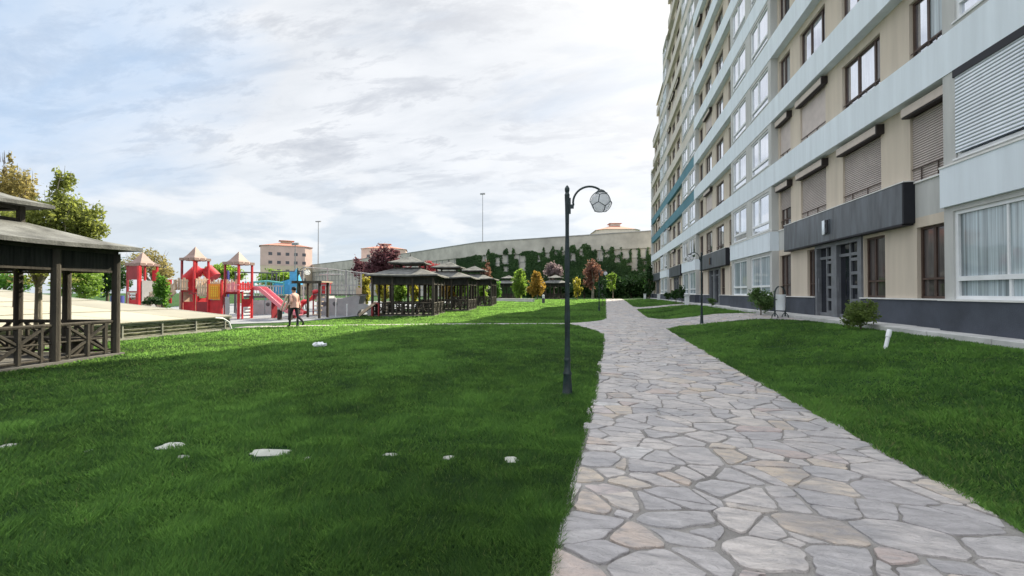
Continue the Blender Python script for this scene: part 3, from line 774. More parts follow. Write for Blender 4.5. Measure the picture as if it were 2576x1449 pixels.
def ivy():
    rs = np.random.default_rng(3); n = 170000
    A = np.array(WP[0]); B = np.array(WP[1]); C = np.array(WP[2]); Dp = np.array((-38, 105.0))
    seg = rs.choice(3, n, p=[.22, .62, .16]); t = rs.random(n)
    a = np.array([B, B, C])[seg]; b = np.array([B+(A-B)*.3, C, Dp])[seg]
    xy = a+(b-a)*t[:, None]; z = .5+rs.random(n)**.9*11.6
    D = -st*xy[:, 0]+ct*xy[:, 1]; px = CX+F*(ct*xy[:, 0]+st*xy[:, 1])/D; py = 736-(z-EYE)*F/D
    zx = (px-1247.7)/.1944; zy = (py-550)/.1944
    gaps = [(80, 170, 470, 590), (300, 390, 480, 680), (100, 170, 620, 690), (0, 60, 500, 620), (645, 700, 420, 510), (545, 580, 480, 560), (760, 800, 430, 470), (860, 900, 400, 480), (970, 1035, 450, 550), (1080, 1130, 390, 480), (1310, 1390, 400, 550), (1410, 1480, 350, 430), (1410, 1480, 460, 500), (1535, 1620, 350, 475), (1540, 1610, 500, 570), (1635, 1730, 340, 430), (1640, 1730, 440, 525), (1690, 1750, 570, 600), (1755, 1840, 390, 680), (1870, 1960, 320, 420), (1870, 1950, 430, 520), (1985, 2050, 330, 470), (1990, 2040, 590, 640), (1900, 1950, 550, 590), (2020, 2060, 710, 790), (1905, 1945, 650, 680), (240, 290, 450, 520), (1365, 1410, 670, 710),
            (-500, -450, 470, 520), (-640, -600, 500, 560), (-330, -290, 420, 470), (-180, -110, 480, 560)]
    keep = np.ones(n, bool)
    jx = rs.normal(size=n)*8
    for x0, x1, y0, y1 in gaps: keep &= ~((zx+jx > x0-6) & (zx+jx < x1+6) & (zy+jx > y0-8) & (zy+jx < y1+6))
    s = px; top = 10.3+.9*vnoise(px, px*0, .05, 4)+5.0*np.clip(vnoise(px, px*0, .13, 8)-.66, 0, 1)
    top = np.where(px < 1150, top-(1150-px)*.05, top)
    keep &= z < top; keep &= (px > 1040)
    keep &= rs.random(n) < np.clip(1.25-.06*z, .6, 1)
    xy, z, px = xy[keep], z[keep], px[keep]; n = len(z)
    out = .12+.35*rs.random(n)+.6*np.clip(1-z/5, 0, 1)*rs.random(n); nv = np.array([-.24, -.97]); P = np.stack([xy[:, 0]+nv[0]*out, xy[:, 1]+nv[1]*out, z], 1)
    a = rs.normal(size=(n, 3)); a[:, 1] *= .4; a /= np.linalg.norm(a, axis=1)[:, None]; b = np.cross(a, np.array([0.24, 1, .3])+rs.normal(size=(n, 3))*.5); b /= np.linalg.norm(b, axis=1)[:, None]
    sz = .165*(.6+.8*rs.random((n, 1))); V = np.stack([P-a*sz, P+b*sz*.7, P+a*sz, P-b*sz*.7], 1).reshape(-1, 3)
    c = np.clip(vnoise(xy[:, 0]+xy[:, 1], z, .5, 6)*.7+rs.random(n)*.4, 0, 1)
    o = mesh_np('ivy', V, 4, M_ivy, None, c); tag(o, 'dark green ivy climbing the high concrete wall at the far end', 'ivy', kind='stuff')
ivy()

M_far1 = mat('far_cream_wall', (.62, .52, .40), .95, .05, .2); M_far2 = mat('far_pink_wall', (.62, .46, .42), .95, .05, .2)
M_tile = mat('red_roof_tiles', (.45, .20, .15), .9, .1, .6); M_fwin = mat('far_window', (.10, .10, .12), .3, .1)
M_far3 = mat('far_white_wall', (.66, .60, .55), .95, .05, .2)
def block(name, label, px, D, top_py, wpx, depth_m, wm, wm2, rz, zlo=-5, cup=True):
    x, y = Q(px, D); W = wpx*D/F; zt = EYE+(736-top_py)*D/F; H = zt
    b = thing(name, label, 'building', (x, y, .3), rz)
    m = MB(); c = W*.16; L = depth_m
    poly = [(-W/2+c, -L/2), (W/2-c, -L/2), (W/2, -L/2+c), (W/2, L/2-c), (W/2-c, L/2), (-W/2+c, L/2), (-W/2, L/2-c), (-W/2, -L/2+c)]
    zr = H*.87
    m.prism(poly, 'z', 0, zr*.60); m.build('wall', wm, b)
    m = MB(); m.prism([(p*1.006, q*1.006) for p, q in poly], 'z', zr*.60, zr); m.build('upper_wall', wm2, b)
    m = MB(); vs = [(p*1.05, q*1.05, zr) for p, q in poly]+[(p*.18, q*.18, zr+(H-zr)*.62) for p, q in poly]; n = 8
    m.add(vs, [(i, (i+1) % n, n+(i+1) % n, n+i) for i in range(n)]+[tuple(range(n, 2*n)), tuple(range(n-1, -1, -1))]); r = m.build('roof', M_tile, b)
    if cup:
        m = MB(); q = W*.11; m.box(-q, q, -q, q, zr+(H-zr)*.3, zr+(H-zr)*.85); m.build('roof_turret', wm, r)
        m = MB(); m.add([(-q*1.4, -q*1.4, zr+(H-zr)*.85), (q*1.4, -q*1.4, zr+(H-zr)*.85), (q*1.4, q*1.4, zr+(H-zr)*.85), (-q*1.4, q*1.4, zr+(H-zr)*.85), (0, 0, H)], [(0, 1, 4), (1, 2, 4), (2, 3, 4), (3, 0, 4), (3, 2, 1, 0)]); m.build('turret_roof', M_tile, r)
    for i in range(5):
        for j in range(5):
            zz = zr*(.12+.17*j); xx = (-.34+.17*i)*(W*.95)
            m = MB(); m.box(xx-.7, xx+.7, -L/2-.06, -L/2+.1, zz, zz+1.3); m.build('window', M_fwin, b)
    return b
block('apartment_block', 'cream far apartment block with a red hipped roof, left of the tall mast', 720, 185, 606, 112, 15, M_far1, M_far2, TH+.55)
block('apartment_block', 'pink far apartment block half hidden behind the purple trees', 968, 195, 614, 104, 17, M_far2, M_far2, TH+.2)
block('apartment_block', 'pale roofed block showing above the middle of the high ivy wall', 1546, 150, 562, 105, 15, M_far3, M_far3, TH)
M_metal = mat('grey_metal', (.30, .31, .33), .5, .1, metal=.5)
def mast(label, px, D, ytop, r, ybase=736, two=False):
    x, y = Q(px, D); h = EYE+(736-ytop)*D/F
    t = thing('light_mast', label, 'mast', (x, y, gz(x, y))); m = MB(); m.tube([(0, 0, 0), (0, 0, h*.5), (0, 0, h)], [r, r*.8, r*.5], 8); m.build('pole', M_metal, t)
    m = MB(); m.box(-r*5, r*5, -r*1.2, r*1.2, h-.15, h+.25); m.build('lamp_head', M_metal, t)
mast('thin tall mast right of the cream far block', 800, 190, 560, .26)
mast('tallest thin mast rising over the ivy wall, left of the street lamp', 1214, 118, 492, .14)
mast('short dark pole in front of the cream far block', 742, 70, 622, .12)

# ------------------------------------------------------------------ street lamps
M_iron = mat('dark_green_iron', (.018, .035, .038), .45, .25, 8, .3, 30, spec=.5)
M_globe = leafmat('milky_globe', (.85, .87, .90), (.85, .87, .90), .85, (.97, .98, 1.0)); [q for q in M_globe.node_tree.nodes if q.type == 'BSDF_PRINCIPLED'][0].inputs['Roughness'].default_value = .15
def make_lamp(label, x, y, rz, sc=1.0):
    t = thing('street_lamp', label, 'street lamp', (x, y, gz(x, y)-.01), rz, 'green iron globe lamps'); t.scale = (sc, sc, sc)
    m = MB(); m.lathe([(.088, 0), (.088, .03), (.075, .05), (.058, .30), (.066, .32), (.066, .345), (.050, .37), (.044, .50), (.052, .52), (.052, .55), (.040, .58)], n=12)
    m.build('base', M_iron, t, smooth=True)
    m = MB()
    prof = [(.046, .58), (.044, 1.2), (.041, 2.0), (.038, 3.02)]; n = 24; vs = []
    for r, z in prof:
        for j in range(n):
            a = 2*math.pi*j/n+z*1.6; rr = r*(1 if j % 2 else .86); vs.append((rr*math.cos(a), rr*math.sin(a), z))
    m.add(vs, [(i*n+j, i*n+(j+1) % n, (i+1)*n+(j+1) % n, (i+1)*n+j) for i in range(3) for j in range(n)])
    m.lathe([(.036, 3.02), (.04, 3.05), (.028, 3.08), (.037, 3.12), (.037, 3.15), (.02, 3.18), (.001, 3.20)], n=12); m.build('pole', M_iron, t)
    m = MB(); pts = []
    for i in range(15):
        u = i/14; a = math.pi*(1.0-u*.86); pts.append((.335+.245*math.cos(a)*1.0, 0, 2.93+.24*math.sin(a)+(-.03 if i == 14 else 0)))
    m.tube([(.04, 0, 2.86), (.085, 0, 2.86), (.095, 0, 2.90)]+pts+[(.505, 0, 3.11)], .016, 8)
    m.box(.03, .055, -.02, .02, 2.76, 3.0); m.box(.055, .10, -.018, .018, 2.84, 2.90)
    m.build('arm', M_iron, t, smooth=True)
    c = (.505, 0, 2.93)
    m = MB(); m.sphere(c, .15, 12); g_ = m.build('globe', M_globe, t, smooth=True)
    m = MB()
    ico = bmesh.new(); bmesh.ops.create_icosphere(ico, subdivisions=1, radius=1)
    rot = Matrix.Rotation(.36, 3, 'X')
    for e in ico.edges:
        f1, f2 = e.link_faces; a = (rot @ f1.calc_center_median()).normalized(); b = (rot @ f2.calc_center_median()).normalized()
        m.tube([Vector(c)+a.lerp(b, q/5).normalized()*.163 for q in range(6)], .006, 5)
    ico.free()
    m.lathe([(.02, .19), (.05, .175), (.075, .15), (.078, .135)], c=c, n=12); m.build('globe_cage', M_iron, t, smooth=True)
    return t
make_lamp('tall dark green lamp standing in the near lawn left of the stone path', *Q(1427, 6.35), .12)
make_lamp('lamp at the corner of the right-hand lawn, its globe on the left of the pole', *GP(1765, 815), 3.3)
make_lamp('farthest lamp, beyond the cross path at the left edge of the stone path', *GP(1507, 783), .2)
make_lamp('lamp by the playground right behind the walking man', *GP(749, 821), .25, .85)

# ------------------------------------------------------------------ pavilions
M_wood = mat('dark_weathered_wood', (.055, .048, .038), .85, .3, 2.5, .6, 30, stretch=(1, 1, .3))
M_shing = mat('grey_roof_felt', (.16, .165, .16), .95, .25, 2.0, .8, 25)
M_reed = mat('dark_valance', (.028, .030, .026), .95, .3, 3, .7, 40, stretch=(6, 6, .4))
M_deck = mat('gazebo_floor', (.15, .145, .135), .95, .2, 2)
def hip(m, r0, z0, r1, z1, th=.07, sag=.0):
    n = 10; ring = []
    def loop(r, z, off, curve):
        pts = []
        cs = [(-r, -r), (r, -r), (r, r), (-r, r)]
        for i in range(4):
            for j in range(n):
                u = j/n; a, b = cs[i], cs[(i+1) % 4]; pts.append((a[0]+(b[0]-a[0])*u, a[1]+(b[1]-a[1])*u, z+off+curve*math.cos(u*2*math.pi)*.5+(.006*math.sin(7*(a[0]+u*9)))))
        return pts
    rows = [loop(r0, z0, -th, sag), loop(r0, z0, 0, sag), loop((r0*.62+r1*.38), z0+(z1-z0)*.30, 0, sag*.5), loop(r1, z1, 0, 0), loop(r1*.96, z1, -th, 0), loop(r0*.97, z0, -th, sag)]
    k = 4*n; vs = [p for r in rows for p in r]; fs = []
    for i in range(5):
        for j in range(k): fs.append((i*k+j, i*k+(j+1) % k, (i+1)*k+(j+1) % k, (i+1)*k+j))
    m.add(vs, fs)
def make_gazebo(label, x, y, rz):
    t = thing('garden_pavilion', label, 'pavilion', (x, y, gz(x, y)), rz, 'two tier wooden pavilions'); h = 1.95; q3 = h/3
    m = MB(); m.box(-h-.12, h+.12, -h-.12, h+.12, -.15, .06); m.build('floor_slab', M_deck, t)
    P = [(-h, -h), (-q3, -h), (q3, -h), (h, -h), (h, -q3), (h, q3), (h, h), (q3, h), (-q3, h), (-h, h), (-h, q3), (-h, -q3)]
    for i, (a, b) in enumerate(P):
        m = MB(); r = .085; m.tube([(a, b, .05), (a, b, 1.2), (a, b, 2.5)], [r*1.05, r, r*.95], 9); m.build('post', M_wood, t, smooth=True)
    for i in range(12):
        a, b = Vector((*P[i], 0)), Vector((*P[(i+1) % 12], 0))
        if i == 10: continue       # way in
        m = MB(); up = Vector((0, 0, 1)); d = (b-a).normalized(); L = (b-a).length
        m.tube([a+up*.84, b+up*.84], .045, 7); m.tube([a+up*.12, b+up*.12], .03, 7); m.tube([a+up*.46, b+up*.46], .022, 6)
        for q in (.2, .5, .8): m.tube([a+d*L*q+up*.08, a+d*L*q+up*.82], .042 if q != .5 else .055, 6)
        for s in (-1, 1):
            m.tube([a+d*L*.5+d*s*L*.34+up*.80, a+d*L*.5+up*.47], .038, 6); m.tube([a+d*L*.5+d*s*L*.34+up*.13, a+d*L*.5+up*.45], .038, 6)
        m.build('railing', M_wood, t, smooth=True)
    for i in range(4):
        a, b = [(-h, -h), (h, -h), (h, h), (-h, h)][i], [(h, -h), (h, h), (-h, h), (-h, -h)][i]
        m = MB(); m.beam((a[0], a[1], 2.30), (b[0], b[1], 2.30), .03, .42); m.build('valance', M_reed, t)
        m = MB(); m.beam((a[0], a[1], 2.54), (b[0], b[1], 2.54), .12, .10); m.beam((a[0], a[1], 2.06), (b[0], b[1], 2.06), .05, .05); m.build('beam', M_wood, t)
    m = MB(); hip(m, 2.3, 2.66, .92, 3.12, .09, .05); rf_ = m.build('lower_roof', M_shing, t)
    m = MB()
    for a, b in ((-.85, -.85), (.85, -.85), (.85, .85), (-.85, .85)): m.box(a-.05, a+.05, b-.05, b+.05, 3.0, 3.48)
    for i in range(4):
        a, b = [(-.85, -.85), (.85, -.85), (.85, .85), (-.85, .85)][i], [(.85, -.85), (.85, .85), (-.85, .85), (-.85, -.85)][i]
        m.beam((a[0], a[1], 3.44), (b[0], b[1], 3.44), .06, .08); m.beam((a[0], a[1], 3.15), (b[0], b[1], 3.15), .05, .10)
    m.build('lantern_frame', M_wood, t)
    m = MB(); hip(m, 1.22, 3.54, .04, 4.02, .08, .03); m.build('upper_roof', M_shing, t)
    m = MB(); m.lathe([(.04, 4.0), (.05, 4.05), (.02, 4.1), (.03, 4.16), (.001, 4.22)], n=8); m.build('finial', M_wood, t)
    for s in (0, 1):
        m = MB(); yb = -h+.32 if s == 0 else h-.32
        m.box(-h+.2, h-.2, yb-.18, yb+.18, .42, .47)
        for q in (-1.3, 0, 1.3): m.box(q-.05, q+.05, yb-.14, yb+.14, .06, .42)
        m.build('bench', M_wood, t)
    m = MB(); m.box(-.75, .75, -.42, .42, .72, .77); m.box(-.55, -.45, -.3, .3, .06, .72); m.box(.45, .55, -.3, .3, .06, .72); m.build('table', M_wood, t)
    return t
gzb = make_gazebo('large dark pavilion nearest the camera, cut by the left edge of the picture', -13.42, 5.77, R(9))
for lab, x, y, rz in (('dark pavilion left of the lamp, nearest of the row of three', -13.0, 26.6, R(12)), ('middle pavilion in the row of three behind the lawn', -12.7, 33.2, R(8)), ('last pavilion in the row of three, farthest from the camera', -12.9, 41.0, R(8)),
                      ('small far pavilion below the ivy wall, beside the low white wall', *Q(1280, 72), R(5)), ('small far pavilion below the ivy wall, directly left of the near lamp post', *Q(1398, 70), R(0)), ('far pavilion half hidden behind the purple trees and row of pavilions', *Q(1180, 78), R(0))):
    c = copy_tree(gzb); c.location = (x, y, gz(x, y)); c.rotation_euler = (0, 0, rz); c['label'] = lab

# ------------------------------------------------------------------ low sloped canopy roof on the left
M_poly = mat('cream_roof_panel', (.40, .375, .29), .55, .05, .5, .25, 6)
M_polyb = mat('worn_roof_panel', (.30, .285, .23), .6, .08, .7)
M_frame = mat('galvanised_frame', (.36, .36, .31), .6, .15, 3)
M_pglass = glassmat('dusty_glass', (.20, .20, .13), ior=1.4, rough=.35, var=.5, stretch=(2, 2, 5), scale=2.5)
t = thing('ramp_canopy', 'long low sloping cream roof with a glazed slatted side behind the near pavilion', 'canopy roof', (-15.2, 14.5, 0))
o = t.location
x0, x1, zA, zB = -15.2, -34.0, .56, 2.10; yA, yB = -12.0, 14.5
zr = lambda x: zA+(zB-zA)*(x-x0)/(x1-x0)
nP = 14; 
for i in range(nP):
    ya, yb = yA+(yB-yA)*i/nP, yA+(yB-yA)*(i+1)/nP-.03
    m = MB(); a = x0+.08
    m.add([(a, ya, zr(a)+.03), (a, yb, zr(a)+.03), (x1, yb, zr(x1)+.03), (x1, ya, zr(x1)+.03), (a, ya, zr(a)), (a, yb, zr(a)), (x1, yb, zr(x1)), (x1, ya, zr(x1))], [(0, 1, 2, 3), (7, 6, 5, 4), (0, 4, 5, 1), (1, 5, 6, 2), (2, 6, 7, 3), (3, 7, 4, 0)])
    m.build('roof_panel', M_poly if i % 5 != 3 else M_polyb, t, sub=o)
m = MB()
for xx in (-18.2, -22.5, -27.5): m.beam((xx, yA, zr(xx)+.045), (xx, yB, zr(xx)+.045), .05, .03)
m.beam((x0, yA, zA-.02), (x0, yB, zA-.02), .10, .08); m.beam((x0, yB+.03, zA-.02), (x1, yB+.03, zB-.02), .08, .12)
m.build('roof_frame', M_frame, t, sub=o, bevel=.01)
m = MB(); m.box(x0-.06, x0-.04, yA, yB, 0.02, zA-.06); m.build('side_glazing', M_pglass, t, sub=o)
m = MB()
for zz in (.10, .22, .34, .46): m.beam((x0, yA, zz), (x0, yB-.02, zz), .025, .016)
m.box(x0-.09, x0+.05, yA, yB, -.05, .07)
yy = yA
while yy < yB: m.box(x0-.03, x0+.03, yy-.02, yy+.02, .07, zA-.061); yy += 1.25
m.build('side_rails', M_frame, t, sub=o)
m = MB(); m.tube([(x0+.06, yB-.75, .54), (x0+.10, yB-.45, .50), (x0+.13, yB-.2, .34), (x0+.13, yB-.08, .05)], .035, 8); m.build('end_brace', M_white, t, sub=o, smooth=True)
m = MB(); m.add([(x0, yB, 0), (x1, yB, 0), (x1, yB, zB-.1), (x0, yB, zA-.1), (x0, yB-.05, 0), (x1, yB-.05, 0), (x1, yB-.05, zB-.1), (x0, yB-.05, zA-.1)], [(0, 1, 2, 3), (7, 6, 5, 4), (0, 3, 7, 4), (1, 5, 6, 2), (0, 4, 5, 1)]); m.build('end_wall', M_plinth, t, sub=o)

# ------------------------------------------------------------------ playground
M_red = mat('red_plastic', (.55, .03, .04), .45, .12, 2.5, spec=.5); M_pink = mat('pink_slide_plastic', (.74, .24, .29), .32, .06, 1.5, spec=.6)
M_tan = mat('tan_plastic', (.50, .39, .29), .6, .08, 2); M_tanr = mat('tan_roof_plastic', (.29, .20, .175), .6, .10, 2)
M_orange = mat('orange_panel', (.75, .26, .03), .45, .06); M_yel = mat('yellow_panel', (.80, .52, .05), .45, .05)
M_gpan = mat('grey_panel', (.40, .41, .42), .7, .08, 2); M_gdk = mat('grey_deck', (.10, .10, .11), .7, .1)
M_blue = mat('sky_blue_plastic', (.06, .36, .66), .4, .08); M_teals = mat('teal_rail', (.10, .42, .42), .45, .06); M_navy = mat('navy_plastic', (.05, .07, .30), .5, .05)
M_dred = mat('dark_red_steel', (.30, .03, .04), .45, .1)
C0 = Vector((-20.9, 20.6, 0))
pc = thing('play_castle', 'red and tan play castle with three pointed towers, ladders and a pink slide', 'playground set', C0, 0)
def tower(cx, cy, plat, eave, apex, w=.47, skirt=True):
    for a, b in ((-w, -w), (w, -w), (w, w), (-w, w)):
        m = MB(); m.box(cx+a-.05, cx+a+.05, cy+b-.05, cy+b+.05, 0, eave); m.build('post', M_red if (a, b) != (-w, -w) else M_dred, pc, bevel=.01)
    m = MB(); m.box(cx-w+.05, cx+w-.05, cy-w+.05, cy+w-.05, plat-.10, plat); m.build('deck', M_dred, pc)
    m = MB(); e = w+.08; z = eave; q = .26
    vs = [(cx-e, cy-e, z), (cx+e, cy-e, z), (cx+e, cy+e, z), (cx-e, cy+e, z)]+[(cx-e*.55, cy-e*.55, z+(apex-z)*.36), (cx+e*.55, cy-e*.55, z+(apex-z)*.36), (cx+e*.55, cy+e*.55, z+(apex-z)*.36), (cx-e*.55, cy+e*.55, z+(apex-z)*.36), (cx, cy, apex)]
    m.add(vs, [(0, 1, 5, 4), (1, 2, 6, 5), (2, 3, 7, 6), (3, 0, 4, 7), (4, 5, 8), (5, 6, 8), (6, 7, 8), (7, 4, 8), (3, 2, 1, 0)])
    r = m.build('tower_roof', M_tanr, pc)
    m = MB()
    for s in range(4):
        for k in range(3):
            u0 = -e+e*2*(k*.36); u1 = u0+e*2*.28
            if s == 0: m.box(cx+u0, cx+u1, cy-e-.03, cy-e-.004, z-.02, z+.14)
            if s == 1: m.box(cx+e+.004, cx+e+.03, cy+u0, cy+u1, z-.02, z+.14)
            if s == 2: m.box(cx+u0, cx+u1, cy+e+.004, cy+e+.03, z-.02, z+.14)
            if s == 3: m.box(cx-e-.03, cx-e-.004, cy+u0, cy+u1, z-.02, z+.14)
    m.build('roof_battlement', M_tanr, r)
def pickets(p, q, z0a, z0b, hgt, mt=None, n=None, name='picket_panel'):
    p = Vector(p); q = Vector(q); L = (q-p).length; n = n or max(2, int(L/.17)); m = MB(); d = (q-p)/n
    for i in range(n):
        a = p+d*(i+.12); b = p+d*(i+.82); u = (i+.5)/n; zb = z0a+(z0b-z0a)*u; hh = hgt*(1.0 if i % 2 else .86)
        m.beam((a.x, a.y, zb+hh/2), (b.x, b.y, zb+hh/2), .035, hh)
    for k in (.18, .72):
        m.beam((p.x, p.y, z0a+hgt*k), (q.x, q.y, z0b+hgt*k), .055, .05)
    m.build(name, mt or M_tan, pc)
def ladder(x, y, ztop, ax='x', w=.3, nr=9):
    m = MB(); s = MB()
    for k in range(nr):
        z = .12+(ztop-.15)*k/(nr-1)
        if abs(k-nr*.55) < 1.2: continue
        if ax == 'x': m.box(x-.02, x+.05, y-w+.03, y+w-.03, z-.045, z+.045)
        else: m.box(x-w+.03, x+w-.03, y-.05, y+.02, z-.045, z+.045)
    for sgn in (-1, 1):
        if ax == 'x': s.box(x-.03, x+.04, y+sgn*w-.035, y+sgn*w+.035, 0, ztop)
        else: s.box(x+sgn*w-.035, x+sgn*w+.035, y-.04, y+.03, 0, ztop)
    zc = .12+(ztop-.15)*.55
    if ax == 'x': s.box(x-.015, x+.03, y-w+.036, y+w-.036, zc-.24, zc+.24)
    else: s.box(x-w+.036, x+w-.036, y-.03, y+.015, zc-.24, zc+.24)
    l = s.build('ladder', M_red, pc); m.build('rung', M_white, l)
T3, T2, T1 = (-.12, 0), (-3.62, .3), (-7.6, .2)
tower(*T3, 1.6, 3.2, 3.98); tower(*T2, 1.7, 3.52, 4.38, .46); tower(*T1, 1.65, 3.25, 4.12, .50)
m = MB(); m.beam((-3.5, .2, 1.5), (-.48, 0, 1.5), .8, .1); m.build('bridge_deck', M_dred, pc)
pickets((-2.6, -.45, 0), (-1.5, -.5, 0), 1.35, 1.25, .8); pickets((-3.09, -.14, 0), (-3.09, .72, 0), 1.78, 1.78, .72); pickets((.37, -.44, 0), (.37, .44, 0), 1.68, 1.68, .5, M_red); pickets((-3.45, .6, 0), (-.5, .46, 0), 1.5, 1.5, .85)
m = MB(); OX = .62
m.box(-2.1+OX, -1.3+OX, -.72, -.62, 1.15, 2.05, 0); m.box(-1.98+OX, -1.42+OX, -.745, -.722, 1.27, 1.93, 1)
for k in range(4): m.box(-1.98+.14*k+.05+OX, -1.98+.14*k+.08+OX, -.76, -.746, 1.27, 1.93, 0)
for k in range(5): m.box(-1.98+OX, -1.42+OX, -.758, -.746, 1.33+.13*k, 1.35+.13*k, 0)
m.build('window_panel', [M_orange, M_yel], pc)
m = MB()
for xx in (-1.55, -.62): m.box(xx-.05, xx+.05, -.7, -.6, 0, 2.3)
m.box(-1.5, -.67, -.64, -.60, .1, 1.12); m.build('lower_panel', M_red, pc)
m = MB(); m.box(-2.65, -1.62, -.44, -.40, .15, 1.0); m.build('lower_panel', M_dred, pc)
m = MB(); m.box(-4.0, -3.2, -.12, -.08, .05, 1.0); m.build('lower_panel', M_red, pc)
m = MB(); m.box(-.5, -.2, -.56, -.52, .05, 1.3); m.build('side_board', M_gpan, pc)
ladder(.44, -.02, 1.62, 'x', .27); ladder(-3.07, .30, 1.7, 'x', .27); ladder(-7.45, -.42, 1.5, 'y', .26)
pickets((-.44, -.50, 0), (.44, -.50, 0), 1.6, 1.6, .55, M_pink, 3); pickets((-4.5, -.24, 0), (-3.5, -.24, 0), 1.7, 1.7, .75, M_tan)
m = MB(); m.box(-8.05, -7.15, -.36, -.32, .85, 1.6); m.build('tower_panel', M_tan, pc)
m = MB(); m.sphere((-7.75, -.38, 1.3), .17, 8, sc=(1, .2, 1)); m.build('panel_disc', M_white, pc)
m = MB(); m.box(-7.02, -6.98, -.28, .9, .3, 2.3); m.build('climbing_wall', M_gpan, pc)
m = MB(); m.box(-8.05, -7.15, -.34, -.31, 2.35, 3.2); m.build('red_screen', M_dred, pc)
m = MB(); m.box(-7.14, -7.0, -.46, -.34, 0, 3.2); m.box(-6.7, -6.35, .1, .16, 2.25, 2.95); m.build('red_board', M_red, pc)
m = MB(); m.tube([(-8.9, -.3, .6), (-8.9, -.3, 1.35)], .33, 14); m.build('blue_barrel', M_navy, pc, smooth=True)
# stairs up to the middle tower
for k in range(6):
    m = MB(); xx = -5.75+k*.27; z = .22+k*.24; m.box(xx-.16, xx+.16, -1.15, -.5, z-.05, z); m.build('stair_step', M_tan, pc)
m = MB(); m.beam((-5.95, -1.2, .2), (-4.2, -1.2, 1.65), .06, .24); m.beam((-5.95, -.46, .2), (-4.2, -.46, 1.65), .06, .24); m.build('stair_side', M_tan, pc)
pickets((-5.7, -1.24, 0), (-4.2, -1.24, 0), .45, 1.65, .6); pickets((-5.7, -.42, 0), (-4.2, -.42, 0), .5, 1.7, .7)
m = MB(); m.box(-5.45, -4.85, -.2, -.14, .9, 2.35); m.box(-5.5, -5.42, -.26, -.12, 0, 2.5); m.build('red_board', M_red, pc)
m = MB(); m.box(-4.1, -4.04, -.3, .7, .1, 1.6); m.build('lower_panel', M_tan, pc)
m = MB(); m.tube([(-6.1, -1.0, 0.0), (-6.1, -1.0, .75)], .3, 14); m.build('red_barrel', M_red, pc, smooth=True)
m = MB(); m.tube([(-5.2, 1.2, 1.6), (-5.1, 1.2, 2.5), (-4.6, 1.3, 2.95), (-3.9, 1.4, 2.95), (-3.5, 1.5, 2.5)], .40, 14); m.build('tube_slide', M_red, pc, smooth=True)
for xx, yy2 in ((-4.7, 2.3), (-3.3, 2.3)):
    m = MB(); m.box(xx-.05, xx+.05, yy2-.05, yy2+.05, 0, 3.0); m.build('post', M_navy, pc)
# slide
m = MB(); sp_ = [(.2, .85, 1.72), (.75, .85, 1.70), (1.6, .85, 1.08), (2.5, .85, .42), (3.0, .85, .25), (3.35, .85, .22)]
for a, b in zip(sp_[:-1], sp_[1:]):
    a = Vector(a); b = Vector(b); m.beam(a, b+(b-a)*.02, .50, .05)
    for s in (-.27, .27): m.beam(a+Vector((0, s, .10)), b+Vector((0, s, .10)), .05, .22)
m.build('slide', M_pink, pc, smooth=False, bevel=.015)
m = MB(); m.box(2.9, 2.96, .65, 1.05, 0, .24); m.build('slide_support', M_dred, pc)
m = MB(); m.box(1.55, 1.61, .65, 1.05, 0, 1.0); m.build('slide_support', M_dred, pc)

def pt(nm, label, cat, px, D, rz=0, group=None):
    x, y = Q(px, D); return thing(nm, label, cat, (x, y, gz(x, y)), rz, group)
# blue climbing set behind the slide
t = pt('blue_play_set', 'blue and teal climbing set with grey lower panels behind the pink slide', 'playground set', 700, 30, R(20))
for xx in (-1.9, -.6, .6, 1.5):
    for yy in (-.6, .6):
        m = MB(); m.tube([(xx, yy, 0), (xx, yy, 2.3 if xx < 1 else 3.2)], .05, 8); m.build('post', M_teals, t)
m = MB(); m.box(-2.0, 1.6, -.65, .65, 1.15, 1.3); m.build('deck', M_gdk, t)
m = MB(); m.box(-1.95, -.62, -.7, -.66, .02, 1.0); m.box(-.58, .58, -.7, -.66, .02, 1.0); m.build('lower_panel', M_gpan, t)
m = MB(); m.sphere((-1.5, -.7, .7), .16, 6, sc=(1, .2, 1)); m.sphere((-.4, -.7, .7), .14, 6, sc=(1, .2, 1)); m.build('panel_hole', M_gdk, t)
m = MB()
for k in range(14): m.box(-1.9+.18*k, -1.86+.18*k, -.66, -.62, 1.3, 1.95)
m.box(-1.9, .6, -.67, -.61, 1.95, 2.02); m.build('railing', M_gpan, t)
m = MB()
m.prism([(-.6, 1.4), (1.1, 1.4), (1.1, 2.9), (.8, 2.6), (.2, 2.4), (-.6, 2.15)], 'y', .62, .68); m.build('curved_panel', M_blue, t)
m = MB(); m.add([(.8, -.45, 2.1), (1.55, -.45, 2.1), (1.55, .45, 2.1), (.8, .45, 2.1), (1.25, 0, 3.3)], [(0, 1, 4), (1, 2, 4), (2, 3, 4), (3, 0, 4), (3, 2, 1, 0)]); m.box(1.0, 1.5, -.64, -.6, 1.3, 3.0); m.build('spire', M_blue, t)
m = MB(); m.tube([(-2.0, .2, 2.25), (-.8, .2, 2.35), (.3, .2, 2.2)], .07, 8); m.tube([(-2.0, .2, 1.9), (-1, .2, 1.95)], .12, 8); m.build('teal_bar', M_teals, t)

